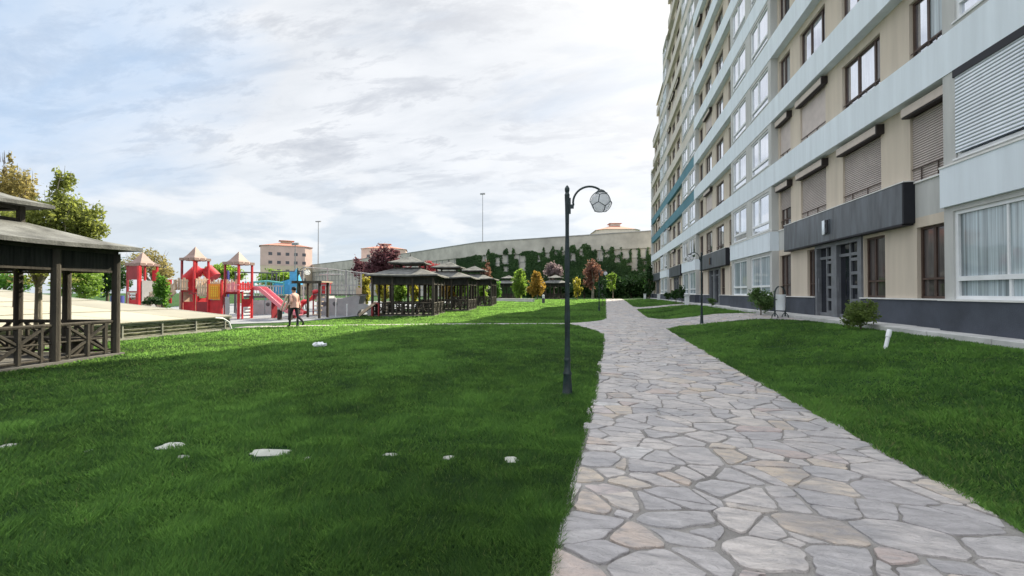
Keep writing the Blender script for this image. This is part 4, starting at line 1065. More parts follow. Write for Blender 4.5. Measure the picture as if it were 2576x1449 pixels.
# swing frames
def swing(label, px, D, rz, W=2.6, H=3.0, col=None):
    t = pt('swing_frame', label, 'swing', px, D, rz, 'swing frames'); 
    for s in (-1, 1):
        m = MB(); m.tube([(s*W/2, -.7, 0), (s*W/2, 0, H), (s*W/2, .7, 0)], .045, 8); m.build('a_frame', M_gdk, t)
    m = MB(); m.tube([(-W/2-.1, 0, H), (W/2+.1, 0, H)], .05, 8); m.build('top_bar', M_gdk, t)
    for s in (-.5, .5):
        m = MB(); m.box(s-.2, s+.2, -.09, .09, .5, .54); m.build('swing_seat', M_navy, t)
        m = MB(); m.tube([(s-.18, 0, .54), (s-.18, 0, H)], .012, 5); m.tube([(s+.18, 0, .54), (s+.18, 0, H)], .012, 5); m.build('chain', M_metal, t)
swing('dark swing frame between the right castle tower and the blue set', 645, 31, R(50)); swing('dark swing frame standing behind the blue set', 722, 36, R(10), 2.6, 3.3)

# timber shelter
t = pt('play_shelter', 'small square timber shelter with a flat roof and wooden steps', 'shelter', 789, 25.3, R(10))
for xx in (-.62, .62):
    for yy in (-.5, .5):
        m = MB(); m.box(xx-.06, xx+.06, yy-.06, yy+.06, 0, 2.15); m.build('post', M_wood, t, bevel=.008)
m = MB(); m.box(-.95, .85, -.68, .68, 2.15, 2.23); m.build('flat_roof', M_tan, t)
m = MB(); m.box(-.95, .85, -.74, -.68, 2.08, 2.24); m.build('fascia', M_wood, t)
for k in range(5):
    m = MB(); m.box(.12, .56, -.40+.1*k, -.16+.1*k, .2+.26*k, .25+.26*k); m.build('step', M_tan, t)
# ship
M_hull = mat('grey_ship_hull', (.34, .345, .36), .75, .1, 1.5, .3, 20)
t = pt('play_ship', 'grey pirate ship play set with portholes, masts and a red lookout barrel', 'playground set', 858, 28.5, R(16))
m = MB(); m.prism([(-1.35, 0), (1.25, 0), (1.5, 1.35), (.9, 1.3), (.3, 1.15), (-.6, 1.15), (-.65, 1.3), (-1.35, 1.3)], 'y', -.7, .7); hull = m.build('hull', M_hull, t, bevel=.02)
for xx in (-.85, -.15):
    m = MB(); m.tube([(xx, -.73, .78), (xx, -.70, .78)], .15, 14); m.build('porthole', M_gdk, hull)
m = MB(); m.box(-1.5, 1.9, -.78, -.74, 1.36, 1.42); m.box(-1.5, 1.6, .74, .78, 1.36, 1.42); m.build('hull_rail', M_gdk, t)
m = MB()
for k in range(12):
    xx = -1.3+k*.26; m.box(xx-.02, xx+.02, -.7, -.66, 1.3, 2.0 if k % 3 else 2.25)
m.box(-1.35, 1.6, -.70, -.66, 2.0, 2.05); m.box(-1.35, 1.6, -.70, -.66, 1.68, 1.71); m.build('deck_railing', M_hull, t)
for xx, hh in ((-.9, 3.2), (.35, 3.1), (1.35, 2.9)):
    m = MB(); m.tube([(xx, 0, 1.1), (xx, 0, hh)], .045, 8); m.build('mast', M_hull, t)
m = MB(); m.tube([(-2.5, 0, 3.25), (-.9, 0, 3.15), (.35, 0, 3.0), (1.9, 0, 2.82)], .03, 6)
m.tube([(-1.3, -.4, 2.75), (.3, -.4, 2.75)], .035, 6); m.tube([(-2.5, 0, 0), (-2.5, 0, 3.25)], .04, 6); m.build('rigging_bar', M_gpan, t)
m = MB()
for k in range(5): m.tube([(.4+.22*k, 0, 1.9), (.4+.22*k, 0, 2.95)], .012, 5)
for k in range(5): m.tube([(.4, 0, 2.0+.2*k), (1.3, 0, 2.0+.2*k)], .012, 5)
m.build('climbing_net', M_gpan, t)
m = MB(); m.tube([(-.95, -.3, 1.45), (-.95, -.3, 2.1)], .36, 14); m.tube([(-.95, -.3, 2.1), (-.95, -.3, 2.16)], .40, 14); m.build('lookout_barrel', M_red, t, smooth=True)
m = MB(); m.box(1.25, 1.62, -.82, -.79, 1.42, 1.85); m.build('wheel_panel', M_tan, t)
m = MB(); sp2 = []
for k in range(13):
    a = -.2+k*.42; sp2.append((-1.9+.5*math.cos(a)-.02*k, -.5+.5*math.sin(a), 1.55-.115*k))
for a, b in zip(sp2[:-1], sp2[1:]): m.beam(a, b, .42, .16)
for k, p in enumerate(sp2[::3]): m.sphere((p[0], p[1], p[2]+.05), .25, 6, sc=(1, 1, .6))
m.build('spiral_slide', M_red, t)
m = MB(); m.tube([(-1.6, -.6, 0), (-1.6, -.6, 1.6)], .05, 8); m.build('slide_post', M_dred, t)
m = MB(); n = 12
arc = [(1.7+.72*math.cos(math.pi*i/n), .8*math.sin(math.pi*i/n)) for i in range(n+1)]; arc2 = [(1.7+.34*math.cos(math.pi*(n-i)/n), .42*math.sin(math.pi*(n-i)/n)) for i in range(n+1)]
m.prism(arc+arc2, 'y', -.95, -.86); m.build('crawl_arch', M_gpan, t)
for lab, px, pb, hh in (('white marker post in front of the ship hull', 845, 793, 1.1), ('shorter white marker post at the right end of the ship hull', 873, 792, .75)):
    x, y = GP(px, pb+4); t = thing('marker_post', lab, 'post', (x, y, gz(x, y))); m = MB(); m.tube([(0, 0, 0), (0, 0, hh)], .035, 8); m.build('post_shaft', M_white, t); m = MB(); m.lathe([(.045, hh), (.05, hh+.03), (.001, hh+.07)], n=8); m.build('post_cap', M_white, t)
t = pt('toddler_slide', 'small tan ramp slide between the ship and the row of pavilions', 'slide', 932, 26.5, R(20))
m = MB(); m.beam((-.65, 0, .05), (.35, 0, .85), .4, .05); m.beam((-.65, -.2, .12), (.35, -.2, .92), .04, .16); m.beam((-.65, .2, .12), (.35, .2, .92), .04, .16); m.build('chute', M_tan, t)
m = MB(); m.box(.1, .16, -.22, .22, 0, .65); m.box(.5, .56, -.22, .22, 0, .85); m.box(.1, .56, -.22, .22, .82, .87); m.build('steps_frame', M_dred, t)
t = pt('climbing_board', 'pair of tan leaning boards seen just left of the walking man', 'climbing frame', 722, 23.5, R(0))
for s in (0, 1):
    m = MB(); m.beam((-.42+.22*s, 0, .55), (.02+.22*s, 0, 1.42), .1, .07, up=(0, 1, 0)); m.build('board', M_tan, t)
m = MB(); m.box(-.5, -.44, -.15, .15, 0, .6); m.box(.2, .26, -.15, .15, 0, 1.4); m.build('trestle', M_wood, t)

# ------------------------------------------------------------------ small things
x, y = Q(1962, 16.4); t = thing('litter_bin', 'white litter bin hung in a dark hooped frame by the entrance path', 'litter bin', (x, y, gz(x, y)+.01), R(35))
m = MB(); pts = [(-.3, 0, .06), (-.3, 0, .95)]+[(-.3*math.cos(math.pi*i/10), 0, .95+.29*math.sin(math.pi*i/10)) for i in range(1, 10)]+[(.3, 0, .95), (.3, 0, .06)]
m.tube(pts, .028, 8); m.build('hoop_frame', M_iron, t, smooth=True)
for s in (-.3, .3):
    m = MB(); m.tube([(s-.02, -.14, 0), (s-.01, -.12, .10), (s, 0, .22), (s+.01, .12, .10), (s+.02, .14, 0)], .018, 6); m.build('foot', M_iron, t, smooth=True)
M_bin = mat('white_bin_paint', (.82, .86, .90), .5, .05, 4)
m = MB(); m.lathe([(.165, .30), (.17, .33), (.19, .88), (.20, .90), (.20, .92), (.17, .92), (.15, .36)], n=20); m.build('bin_drum', M_bin, t, smooth=True)
m = MB(); m.tube([(-.3, 0, .72), (-.17, 0, .72)], .02, 6); m.tube([(.17, 0, .72), (.3, 0, .72)], .02, 6); m.build('pivot', M_iron, t)
x, y = GP(2224, 878); t = thing('white_pipe', 'short white plastic pipe standing tilted in the right-hand lawn', 'pipe', (x, y, gz(x, y)-.05)); t.rotation_euler = (R(-4), R(17), TH); t.scale = (.85, .85, 1)
m = MB(); m.lathe([(.040, 0), (.040, .30), (.052, .31), (.052, .45), (.045, .46), (.042, .43)], n=14); m.build('pipe_stub', M_white, t, smooth=True)
x, y = GP(803, 875); t = thing('plastic_bag', 'crumpled white plastic bag lying on the lawn', 'plastic bag', (x, y, gz(x, y)))
bm = bmesh.new(); bmesh.ops.create_icosphere(bm, subdivisions=4, radius=1)
for v in bm.verts:
    n_ = math.sin(v.co.x*7+2)*math.cos(v.co.y*9)+math.sin(v.co.z*11+v.co.x*5); k = 1+.16*n_; v.co = Vector((v.co.x*.17*k+(.04 if v.co.y > 0 else 0), v.co.y*.11*k, max(-.0, (v.co.z*.5+.5))*.13*k+.02))
me = bpy.data.meshes.new('bag_body'); bm.to_mesh(me); bm.free(); me.materials.append(M_white); o = bpy.data.objects.new('bag_body', me); COL.objects.link(o); o.parent = t
M_slab = mat('pale_slab', (.46, .47, .42), .9, .12, 5, .5, 30)
SL = [(432, 1122, 84, 22, 'largest white slab sunk in the near lawn, second from the left edge'), (682, 1140, 125, 18, 'long bent white slab edge beside the dark hollow in the near lawn'), (985, 1142, 50, 10, 'thin white slab fragment right of the hollow in the near lawn'), (1127, 1150, 34, 13, 'small pale slab fragment between the thin one and the path side one'), (1286, 1156, 48, 15, 'pale slab fragment in the near lawn closest to the lamp and path'), (20, 1122, 44, 13, 'pale slab at the left edge of the picture in the near lawn'), (228, 1134, 26, 7, 'tiny pale chip between the left edge slab and the largest slab'), (466, 1148, 40, 8, 'slim pale sliver just below the largest slab'), (776, 1152, 32, 12, 'short pale chip right of the long bent slab')]
for px, py, wpx, hpx, lab in SL:
    x, y = GP(px, py); D = depth(x, y); W = wpx*D/F; H = max(.07, hpx/F*D*D/EYE*.9)
    HOLES.append((x, y, W*.36)); HOLES.append((x+ct*W*.25, y+st*W*.25, W*.2)); HOLES.append((x-ct*W*.25, y-st*W*.25, W*.2)); HOLES.append((x+st*W*.35, y-ct*W*.35, W*.22))
    n = 13; poly = []
    for i in range(n):
        a = 2*math.pi*i/n; k = rnd.uniform(.62, 1.15); poly.append((W/2*math.copysign(abs(math.cos(a))**.7, math.cos(a))*k, H/2*math.copysign(abs(math.sin(a))**.7, math.sin(a))*k))
    m = MB(); m.prism(poly, 'z', -.04, .006+.004*(W > .35))
    o = m.build('stone_slab', M_slab, bevel=.008); o.location = (x, y, gz(x, y)); o.rotation_euler = (R(5), 0, TH+rnd.uniform(-.1, .1)); tag(o, lab, 'stone slab', 'pale slabs sunk in the lawn', 'thing')
# low white wall, bollard, far white posts
M_ww = mat('low_wall_render', (.66, .66, .62), .9, .08, 1)
a = Vector((*Q(1246, 55), 0)); b = Vector((*Q(1342, 50), 0)); t = thing('low_wall', 'low white garden wall in front of the far pavilion', 'wall', (a.x, a.y, gz(a.x, a.y)))
m = MB(); z = gz(b.x, b.y)-.1; m.beam((a.x, a.y, z+.2), (b.x, b.y, z+.2), .35, .5); m.build('wall_body', M_ww, t, sub=t.location)
m = MB(); m.beam((a.x, a.y, z+.48), (b.x, b.y, z+.48), .42, .06); m.build('wall_cap', M_sill, t, sub=t.location)
x, y = Q(1367, 46); t = thing('bollard', 'dark bollard with a pale top on the sunlit far lawn', 'bollard', (x, y, gz(x, y))); m = MB(); m.lathe([(.17, 0), (.16, .55), (.12, .6)], n=12); m.build('bollard_body', M_gdk, t); m = MB(); m.lathe([(.13, .6), (.14, .9), (.10, .98), (.001, 1.0)], n=12); m.build('bollard_top', M_white, t)
for px, D, lab in ((1622, 60, 'far white post beside the dark hedge at the end of the path'), (1657, 52, 'far white post in front of the building, right of the other white post'), (1728, 33, 'white box post at the foot of the facade beside the second entrance')):
    x, y = Q(px, D); t = thing('white_post', lab, 'post', (x, y, gz(x, y))); m = MB(); m.box(-.16, .16, -.12, .12, 0, .72); m.build('post_box', M_white, t, bevel=.02); m = MB(); m.box(-.2, .2, -.16, .16, .722, .78); m.build('post_cap', M_white, t)
# ------------------------------------------------------------------ trees and shrubs
M_bark = mat('bark', (.16, .13, .10), .95, .3, 6, .8, 30, stretch=(1, 1, .3))
M_barkl = mat('pale_bark', (.30, .27, .22), .95, .25, 6, .8, 30, stretch=(1, 1, .3))
L_ylw = leafmat('yellow_green_leaf', (.05, .07, .018), (.19, .22, .05), .45)
L_brn = leafmat('olive_leaf', (.10, .10, .035), (.26, .22, .08), .4)
L_grn = leafmat('green_leaf', (.03, .09, .012), (.10, .22, .03), .45)
L_lime = leafmat('lime_leaf', (.06, .12, .02), (.17, .27, .04), .42)
L_dk = leafmat('dark_green_leaf', (.012, .035, .010), (.035, .085, .02), .25)
L_pur = leafmat('purple_leaf', (.035, .012, .018), (.12, .05, .06), .35)
L_gold = leafmat('golden_leaf', (.12, .13, .02), (.32, .29, .04), .38)
L_orng = leafmat('orange_gold_leaf', (.10, .09, .015), (.32, .20, .035), .35)
L_russ = leafmat('russet_leaf', (.06, .03, .025), (.20, .10, .07), .3)
L_grey = leafmat('grey_mauve_leaf', (.08, .06, .065), (.22, .17, .18), .3)
def plant(nm, label, cat, px, D, parts, leaf, lm, group=None, bark=None, base=None, trunk=.05, limbs=6, clump=.3, seed=None, x=None, y=None, twigs=0, ftop=None):
    """parts: (px,py,rx_px,rz_px,n[,depthfactor]) ellipsoids of the crown at distance D"""
    if x is None: x, y = Q(px, D)
    z0 = gz(x, y); t = thing(nm, label, cat, (x, y, z0), TH, group); seed = seed or int(px*7+D)
    rs = random.Random(seed); k = D/F; bl = []
    for p in parts:
        cpx, cpy, rx, rz, n = p[:5]; df = p[5] if len(p) > 5 else 1.0
        bl.append(((cpx-px)*k, rs.uniform(-.15, .15)*rx*k, EYE+(736-cpy)*k-z0, rx*k, rx*k*df, rz*k, n))
    m = MB(); zlow = min(b[2]-b[5]*.6 for b in bl); zlow = max(zlow, .08)
    m.tube([(0, 0, -.05), (.02, 0, zlow*.5), (0, .02, zlow)], [trunk*1.3, trunk, trunk*.85], 8)
    for i in range(limbs):
        b = bl[i % len(bl)]; a = rs.uniform(0, 6.28); q = rs.uniform(.35, .8)
        e = (b[0]+b[3]*q*math.cos(a), b[1]+b[4]*q*math.sin(a), b[2]+b[5]*rs.uniform(0, .75))
        mid = (e[0]*.5+rs.uniform(-.1, .1)*b[3], e[1]*.5, zlow+(e[2]-zlow)*.45)
        m.tube([(0, 0, zlow*.9), mid, e], [trunk*.7, trunk*.42, trunk*.12], 6)
    for i in range(twigs):
        b = bl[rs.randrange(len(bl))]; a = rs.uniform(0, 6.28); q = rs.uniform(.1, .8); s = (b[0]+b[3]*q*math.cos(a), b[1]+b[4]*q*math.sin(a), b[2]+b[5]*rs.uniform(.2, .7))
        e = (s[0]+rs.uniform(-.12, .12)*b[3]+(s[0]-b[0])*.4, s[1], s[2]+b[5]*rs.uniform(.3, .7)); m.tube([s, e], [trunk*.14, trunk*.04], 4)
    m.build('trunk', bark or M_bark, t, smooth=True)
    lv = [(b[0], b[1], b[2], b[3], b[4], b[5], b[6]) for b in bl]
    leaves('crown', lv, leaf, lm, t, seed, clump); return t
G1 = 'trees on the left beyond the pavilion'
plant('maple_tree', 'yellow-green tree with a forked pale trunk just behind the near pavilion', 'tree', 95, 11.1, [(150, 560, 62, 70, 4200), (212, 560, 40, 48, 1900), (155, 475, 26, 46, 800), (95, 600, 60, 50, 1600), (60, 560, 60, 60, 1200), (190, 620, 45, 50, 900), (100, 690, 70, 26, 500)], .05, L_ylw, G1, M_barkl, trunk=.075, limbs=12, clump=.26, twigs=50)
plant('poplar_tree', 'pale spiky tree at the left edge of the picture above the pavilion roofs', 'tree', 38, 15, [(20, 470, 40, 55, 1500), (62, 480, 30, 50, 1000), (12, 430, 14, 44, 300), (30, 600, 60, 90, 1500)], .06, L_brn, G1, trunk=.07, limbs=10, twigs=60)
plant('bushy_tree', 'bright green bushy tree seen through the near pavilion between its posts', 'tree', 210, 33, [(200, 695, 38, 26, 1500), (225, 730, 25, 22, 700), (170, 720, 26, 26, 700)], .13, L_lime, G1, trunk=.1)
plant('bushy_tree', 'green shrub low at the left edge beyond the cream roof', 'tree', 5, 36, [(0, 700, 36, 40, 900), (40, 715, 24, 30, 600)], .14, L_grn, G1, trunk=.1)
plant('dark_tree', 'dark tree seen through the near pavilion at its right-hand post', 'tree', 270, 44, [(262, 700, 32, 36, 1500), (300, 690, 24, 46, 900)], .17, L_dk, G1, trunk=.12)
plant('poplar_tree', 'brownish spiky tree behind the left castle tower', 'tree', 385, 38, [(385, 665, 32, 36, 1300), (410, 690, 22, 30, 700), (345, 670, 30, 30, 600)], .11, L_brn, G1, trunk=.12, limbs=14, twigs=70)
plant('thuja_shrub', 'dark green column shrub in front of the play castle between its first two towers', 'shrub', 407, 22.5, [(407, 735, 16, 36, 1700, 1.0), (404, 706, 10, 18, 350)], .07, L_grn, trunk=.04, limbs=3)
plant('low_shrub', 'low ragged shrub at the foot of the column shrub', 'shrub', 392, 21.5, [(385, 757, 24, 10, 500)], .07, L_dk, trunk=.02, limbs=2)
plant('bushy_tree', 'light green tree between the middle and right castle towers', 'tree', 562, 46, [(560, 685, 36, 16, 1300), (590, 690, 20, 14, 500)], .16, L_lime, trunk=.12)
plant('bushy_tree', 'round green tree in front of the cream far block', 'tree', 692, 48, [(690, 697, 36, 24, 2000), (722, 705, 22, 18, 800)], .16, L_lime, trunk=.12)
G2 = 'purple leaved plum trees'
plant('plum_tree', 'large purple plum tree behind the nearest pavilion of the row', 'tree', 965, 38, [(965, 660, 40, 36, 2600), (985, 638, 20, 16, 500), (940, 690, 30, 30, 1200), (1000, 680, 26, 30, 900)], .13, L_pur, G2, trunk=.1, limbs=10)
plant('plum_tree', 'smaller dark purple plum tree left of the large one', 'tree', 903, 40, [(906, 675, 19, 27, 1400)], .13, L_pur, G2, trunk=.08)
plant('red_shrub', 'crimson shrub showing between the first two pavilion roofs', 'shrub', 1078, 47, [(1080, 672, 22, 14, 700)], .13, leafmat('crimson_leaf', (.12, .015, .02), (.30, .05, .06), .35), trunk=.06)
plant('plum_tree', 'thin russet tree behind the last pavilion of the row', 'tree', 1225, 56, [(1225, 685, 14, 22, 600)], .16, L_russ, G2, trunk=.06)
G3 = 'golden and lime shrubs behind the pavilions'
for i, (px, D, pt_, rx, lm, lab) in enumerate(((918, 31, 700, 12, L_gold, 'narrow golden shrub between the ship and the nearest pavilion'), (963, 33, 700, 15, L_gold, 'golden shrub seen through the left half of the nearest pavilion'), (1003, 34, 702, 18, L_lime, 'lime shrub seen through the middle of the nearest pavilion'), (1040, 37, 710, 12, L_gold, 'yellow shrub seen through the right half of the nearest pavilion'),
        (1088, 42, 706, 11, L_lime, 'lime shrub between the first and second pavilions'), (1125, 42, 704, 18, L_orng, 'orange-gold shrub seen through the second pavilion'), (1160, 46, 706, 14, L_lime, 'lime shrub left inside the third pavilion'), (1187, 48, 708, 14, L_grn, 'green shrub in the middle of the third pavilion'), (1215, 50, 706, 12, L_lime, 'lime shrub right inside the third pavilion'), (1247, 55, 706, 13, L_grn, 'round green shrub right of the row of pavilions'))):
    b = 772 if D < 40 else 762
    plant('golden_shrub', lab, 'shrub', px, D, [(px, (pt_+b-14)/2, rx, (b-14-pt_)/2, 700), (px+rx*.3, pt_+36, rx*.8, 18, 300), (px-rx*.4, pt_+26, rx*.5, 14, 160)], .10+.002*D, lm, G3, trunk=.04, limbs=4)
plant('conical_tree', 'bright lime rounded tree above the far pavilion', 'tree', 1308, 64, [(1306, 708, 18, 28, 1500), (1304, 690, 12, 14, 400), (1308, 730, 16, 18, 600)], .17, L_lime, trunk=.1)
plant('golden_tree', 'golden-orange tree with green lower leaves between the two far pavilions', 'tree', 1352, 62, [(1348, 702, 10, 20, 600), (1356, 722, 18, 22, 900), (1340, 728, 12, 18, 400)], .17, L_orng, trunk=.08)
plant('round_tree', 'grey-mauve round-headed tree above the far pavilion beside the lamp post', 'tree', 1393, 74, [(1393, 682, 19, 20, 1500), (1396, 712, 8, 12, 250)], .2, L_grey, trunk=.16)
plant('round_tree', 'russet round-headed tree right of the near lamp post', 'tree', 1491, 72, [(1490, 682, 22, 24, 1600), (1486, 712, 20, 14, 400)], .2, L_russ, trunk=.2, bark=M_barkl)
plant('golden_shrub', 'narrow yellow shrub right of the near lamp post', 'shrub', 1453, 62, [(1450, 722, 9, 22, 500), (1458, 732, 7, 12, 200)], .17, L_gold, trunk=.06)
plant('dark_tree', 'dark green tree mass left of the russet tree', 'tree', 1470, 80, [(1465, 715, 24, 26, 1200)], .24, L_dk, trunk=.2)
plant('lime_shrub', 'small lime-topped tree in front of the ivy right of the russet tree', 'tree', 1542, 66, [(1541, 695, 12, 9, 400), (1540, 718, 10, 16, 300)], .17, L_lime, trunk=.08)
M_blos = leafmat('white_blossom', (.35, .36, .36), (.6, .62, .6), .3)
t = plant('rose_bush', 'white flowering bush behind the farthest lamp', 'shrub', 1516, 40, [(1516, 735, 9, 20, 500), (1512, 712, 7, 12, 120)], .12, L_dk, trunk=.03)
leaves('blossom', [(0, 0, 1.2, .32, .3, .9, 60)], .07, M_blos, t, 5)
for px, D, w_, tp, lab in ((1546, 74, 26, 700, 'left part of the dark hedge of trees at the end of the path'), (1588, 76, 30, 696, 'middle tree of the dark hedge at the end of the path'), (1626, 74, 24, 690, 'right tree of the dark hedge, against the building end')):
    plant('dark_tree', lab, 'tree', px, D, [(px, (tp+748)/2, w_, (748-tp)/2, 2600)], .26, L_dk, 'dark hedge trees', trunk=.2)
for i, (px, tp, w_) in enumerate(((1236, 716, 20), (1330, 712, 22), (1378, 716, 20), (1425, 712, 22), (1500, 718, 24))):
    plant('dark_shrub', ['dark shrub behind the round green shrub at the end of the row of pavilions', 'dark shrub between the lime and the golden tree', 'dark shrub right of the golden tree, behind the bollard', 'dark shrub directly behind the near lamp post', 'dark shrub at the foot of the russet tree'][i], 'shrub', px, 80, [(px, (tp+750)/2, w_, (750-tp)/2, 1000)], .24, L_dk, 'dark shrubs at the foot of the ivy wall', trunk=.1, limbs=3)
plant('conifer_tree', 'slim dark conifer against the far corner of the building', 'tree', 1633, 66, [(1633, 690, 7, 30, 500), (1634, 715, 12, 24, 700)], .2, L_dk, trunk=.1)
# shrubs along the building
M_shr = leafmat('shrub_leaf', (.03, .065, .02), (.11, .19, .055), .3)
M_ysh = leafmat('olive_shrub_leaf', (.035, .065, .018), (.15, .21, .05), .35)
t = plant('garden_shrub', 'dark green shrub against the facade left of the litter bin', 'shrub', 1913, 18.4, [(1913, 752, 25, 24, 2000), (1900, 738, 16, 14, 500), (1925, 765, 18, 18, 700)], .045, M_shr, 'shrubs along the facade', trunk=.025, limbs=10)
t = plant('garden_shrub', 'leafy olive shrub in the right-hand lawn below the entrance door', 'shrub', 2163, 11.3, [(2163, 792, 34, 27, 2300), (2180, 775, 20, 18, 600), (2145, 802, 22, 18, 600)], .034, M_ysh, 'shrubs along the facade', trunk=.02, limbs=14, twigs=30)
plant('garden_shrub', 'small low shrub by the sidewalk behind the second lamp', 'shrub', 1790, 27, [(1790, 758, 13, 8, 500)], .05, M_shr, 'shrubs along the facade', trunk=.015, limbs=4)
for px, D, w_, tp, lab in ((1700, 38, 13, 728, 'dark shrub against the facade near the second white post'), (1682, 48, 10, 732, 'low dark shrub at the far foot of the facade'), (1715, 36, 9, 720, 'taller dark shrub beside the third entrance')):
    plant('garden_shrub', lab, 'shrub', px, D, [(px, (tp+754)/2, w_, (754-tp)/2, 600)], .09, L_dk, 'shrubs along the facade', trunk=.03, limbs=4)
blades()
# ------------------------------------------------------------------ the walking man
def skin_mesh(nodes, edges, root, sub=2):
    me = bpy.data.meshes.new('tmp'); names = list(nodes); me.from_pydata([nodes[n][:3] for n in names], [(names.index(a), names.index(b)) for a, b in edges], [])
    o = bpy.data.objects.new('tmp', me); COL.objects.link(o)
    sk = o.modifiers.new('s', 'SKIN'); sk.use_smooth_shade = True
    for i, n in enumerate(names):
        r = nodes[n][3]; r = r if isinstance(r, tuple) else (r, r); me.skin_vertices[0].data[i].radius = r; me.skin_vertices[0].data[i].use_root = (n == root)
    ss = o.modifiers.new('u', 'SUBSURF'); ss.levels = sub; ss.render_levels = sub
    dg = bpy.context.evaluated_depsgraph_get(); m2 = bpy.data.meshes.new_from_object(o.evaluated_get(dg)); bpy.data.objects.remove(o); return m2
M_skin = mat('skin', (.42, .24, .17), .55, .05); M_shirt = mat('striped_salmon_shirt', (.72, .42, .36), .85, .1, 6); M_trou = mat('dark_trousers', (.03, .028, .035), .9, .2, 5); M_hair = mat('dark_hair', (.012, .010, .012), .7, .2); M_shoe = mat('black_shoe', (.015, .015, .018), .5, .1)
p_ = M_shirt.node_tree.nodes['Principled BSDF']; T_ = NT(M_shirt.node_tree)
tcx = T_.n('ShaderNodeSeparateXYZ', i={0: T_.n('ShaderNodeTexCoord').outputs['Object']})
st_ = T_.math('SINE', T_.math('MULTIPLY', T_.math('ADD', tcx.outputs[1], T_.math('MULTIPLY', tcx.outputs[0], .6)), 120.0))
M_shirt.node_tree.links.new(T_.mix(T_.ramp(st_, [(.45, 0), (.6, 1)]), (.74, .47, .40), (.55, .28, .24)), p_.inputs['Base Color'])
N = {'pel': (0, 0, .95, (.15, .11)), 'waist': (0, 0, 1.08, (.145, .11)), 'chest': (.01, 0, 1.30, (.17, .12)), 'sh': (.015, 0, 1.42, (.13, .09)), 'neck': (.03, 0, 1.50, .055), 'head0': (.045, 0, 1.57, .075), 'head1': (.055, 0, 1.65, .095), 'head2': (.05, 0, 1.71, .075),
     'sl': (.01, .17, 1.41, .065), 'el': (-.06, .24, 1.15, .05), 'wl': (.10, .25, .93, .035), 'hl': (.14, .245, .88, .035),
     'sr': (.01, -.17, 1.41, .065), 'er': (.02, -.23, 1.13, .05), 'wr': (-.10, -.23, .92, .035), 'hr': (-.12, -.225, .86, .035),
     'pl': (.02, .09, .88, .095), 'kl': (.17, .09, .49, .065), 'al': (.17, .09, .11, .045), 'fl': (.19, .09, .05, .042), 'tl': (.33, .09, .035, .035),
     'pr': (-.01, -.09, .88, .095), 'kr': (-.09, -.09, .47, .065), 'ar': (-.40, -.09, .24, .045), 'fr': (-.43, -.09, .18, .042), 'tr': (-.37, -.09, .06, .034)}
E = [('pel', 'waist'), ('waist', 'chest'), ('chest', 'sh'), ('sh', 'neck'), ('neck', 'head0'), ('head0', 'head1'), ('head1', 'head2'), ('sh', 'sl'), ('sl', 'el'), ('el', 'wl'), ('wl', 'hl'), ('sh', 'sr'), ('sr', 'er'), ('er', 'wr'), ('wr', 'hr'), ('pel', 'pl'), ('pl', 'kl'), ('kl', 'al'), ('al', 'fl'), ('fl', 'tl'), ('pel', 'pr'), ('pr', 'kr'), ('kr', 'ar'), ('ar', 'fr'), ('fr', 'tr')]
def hand(side, w, d, pre):
    y = w[1]
    for i, (dy, L) in enumerate(((-.024, .062), (-.008, .07), (.008, .066), (.024, .052))):
        a = (w[0]+d*.02, y+dy*1.0, w[2]-.055); b = (a[0]+d*.012, a[1], a[2]-L*.5); c = (b[0]+d*.022, b[1], b[2]-L*.45)
        N[f'{pre}a{i}'] = (*a, .0095); N[f'{pre}b{i}'] = (*b, .009); N[f'{pre}c{i}'] = (*c, .0075)
        E.extend([(side, f'{pre}a{i}'), (f'{pre}a{i}', f'{pre}b{i}'), (f'{pre}b{i}', f'{pre}c{i}')])
    N[pre+'t'] = (w[0]+d*.035, y, w[2]-.02, .011); N[pre+'u'] = (w[0]+d*.05, y, w[2]-.055, .009); E.extend([(side, pre+'t'), (pre+'t', pre+'u')])
hand('hl', N['hl'], 1, 'L'); hand('hr', N['hr'], 1, 'R')
me = skin_mesh(N, E, 'pel'); me.materials.clear()
for m_ in (M_skin, M_shirt, M_trou, M_shoe): me.materials.append(m_)
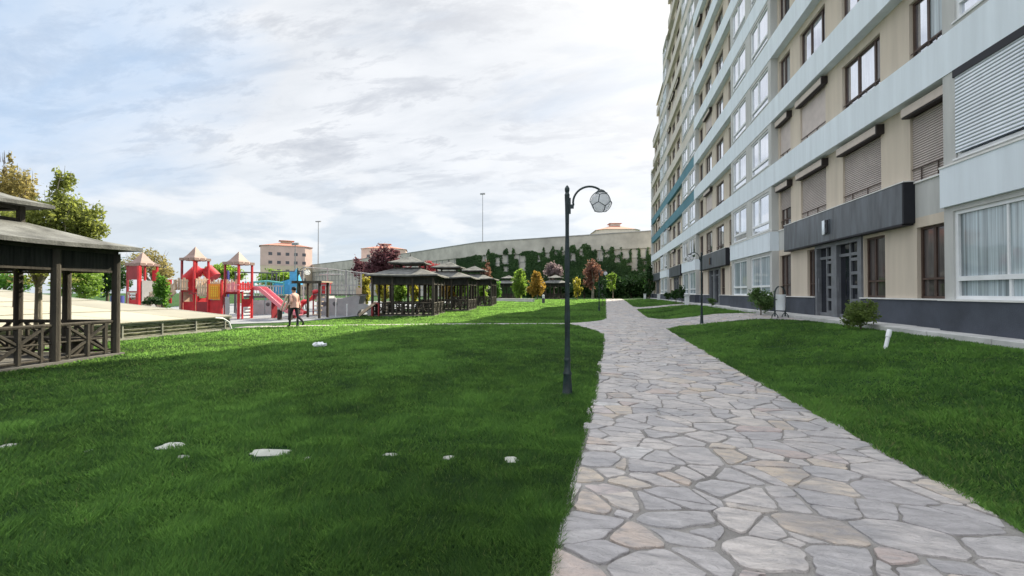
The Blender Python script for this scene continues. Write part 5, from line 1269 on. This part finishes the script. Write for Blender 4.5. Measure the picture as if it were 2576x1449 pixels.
for f in me.polygons:
    c = f.center; i = 0
    arm = abs(c.y) > .165 and c.z > .80
    if c.z > 1.49: i = 0
    elif arm: i = 1 if c.z > .97 else 0
    elif c.z > .90: i = 1
    elif (c.x > .0 and c.y > 0 and c.z < .085) or (c.y < 0 and c.x < -.33 and c.z < .2): i = 3
    else: i = 2
    f.material_index = i
x, y = GP(741, 823)
man = thing('person', 'man in a salmon striped shirt and dark trousers walking left along the narrow cross path', 'person', (x, y, gz(x, y)+.02), R(160)+TH)
o = bpy.data.objects.new('body', me); COL.objects.link(o); o.parent = man
bm = bmesh.new(); bmesh.ops.create_icosphere(bm, subdivisions=3, radius=1)
for v in bm.verts:
    v.co = Vector((v.co.x*.112+.035, v.co.y*.095, v.co.z*.10+1.70)); 
    if v.co.x > .09 and v.co.z < 1.72: v.co.x = .085
me = bpy.data.meshes.new('hair'); bm.to_mesh(me); bm.free(); me.materials.append(M_hair); o = bpy.data.objects.new('hair', me); COL.objects.link(o); o.parent = man
m = MB(); m.sphere((.152, 0, 1.63), .017, 6, sc=(1, .8, 1.4)); m.build('nose', M_skin, man, smooth=True)
for s in (-1, 1):
    m = MB(); m.sphere((.05, s*.095, 1.63), .028, 6, sc=(.7, .4, 1.1)); m.build('ear', M_skin, man, smooth=True)
    m = MB(); m.sphere((.138, s*.034, 1.655), .012, 6); m.build('eye', M_hair, man, smooth=True)
m = MB(); m.beam((.142, -.025, 1.585), (.142, .025, 1.585), .01, .008); m.build('mouth', M_dred, man)
# shirt tail hanging over the trousers
m = MB(); n = 20; vs = []
for z, rx, ry in ((1.12, .135, .165), (1.0, .15, .18), (.86, .16, .19)):
    for j in range(n):
        a = 2*math.pi*j/n; vs.append((rx*math.cos(a)*(1+.05*math.sin(5*a)), ry*math.sin(a), z+.01*math.sin(3*a)))
m.add(vs, [(i*n+j, i*n+(j+1) % n, (i+1)*n+(j+1) % n, (i+1)*n+j) for i in range(2) for j in range(n)]); m.build('shirt_tail', M_shirt, man, smooth=True)
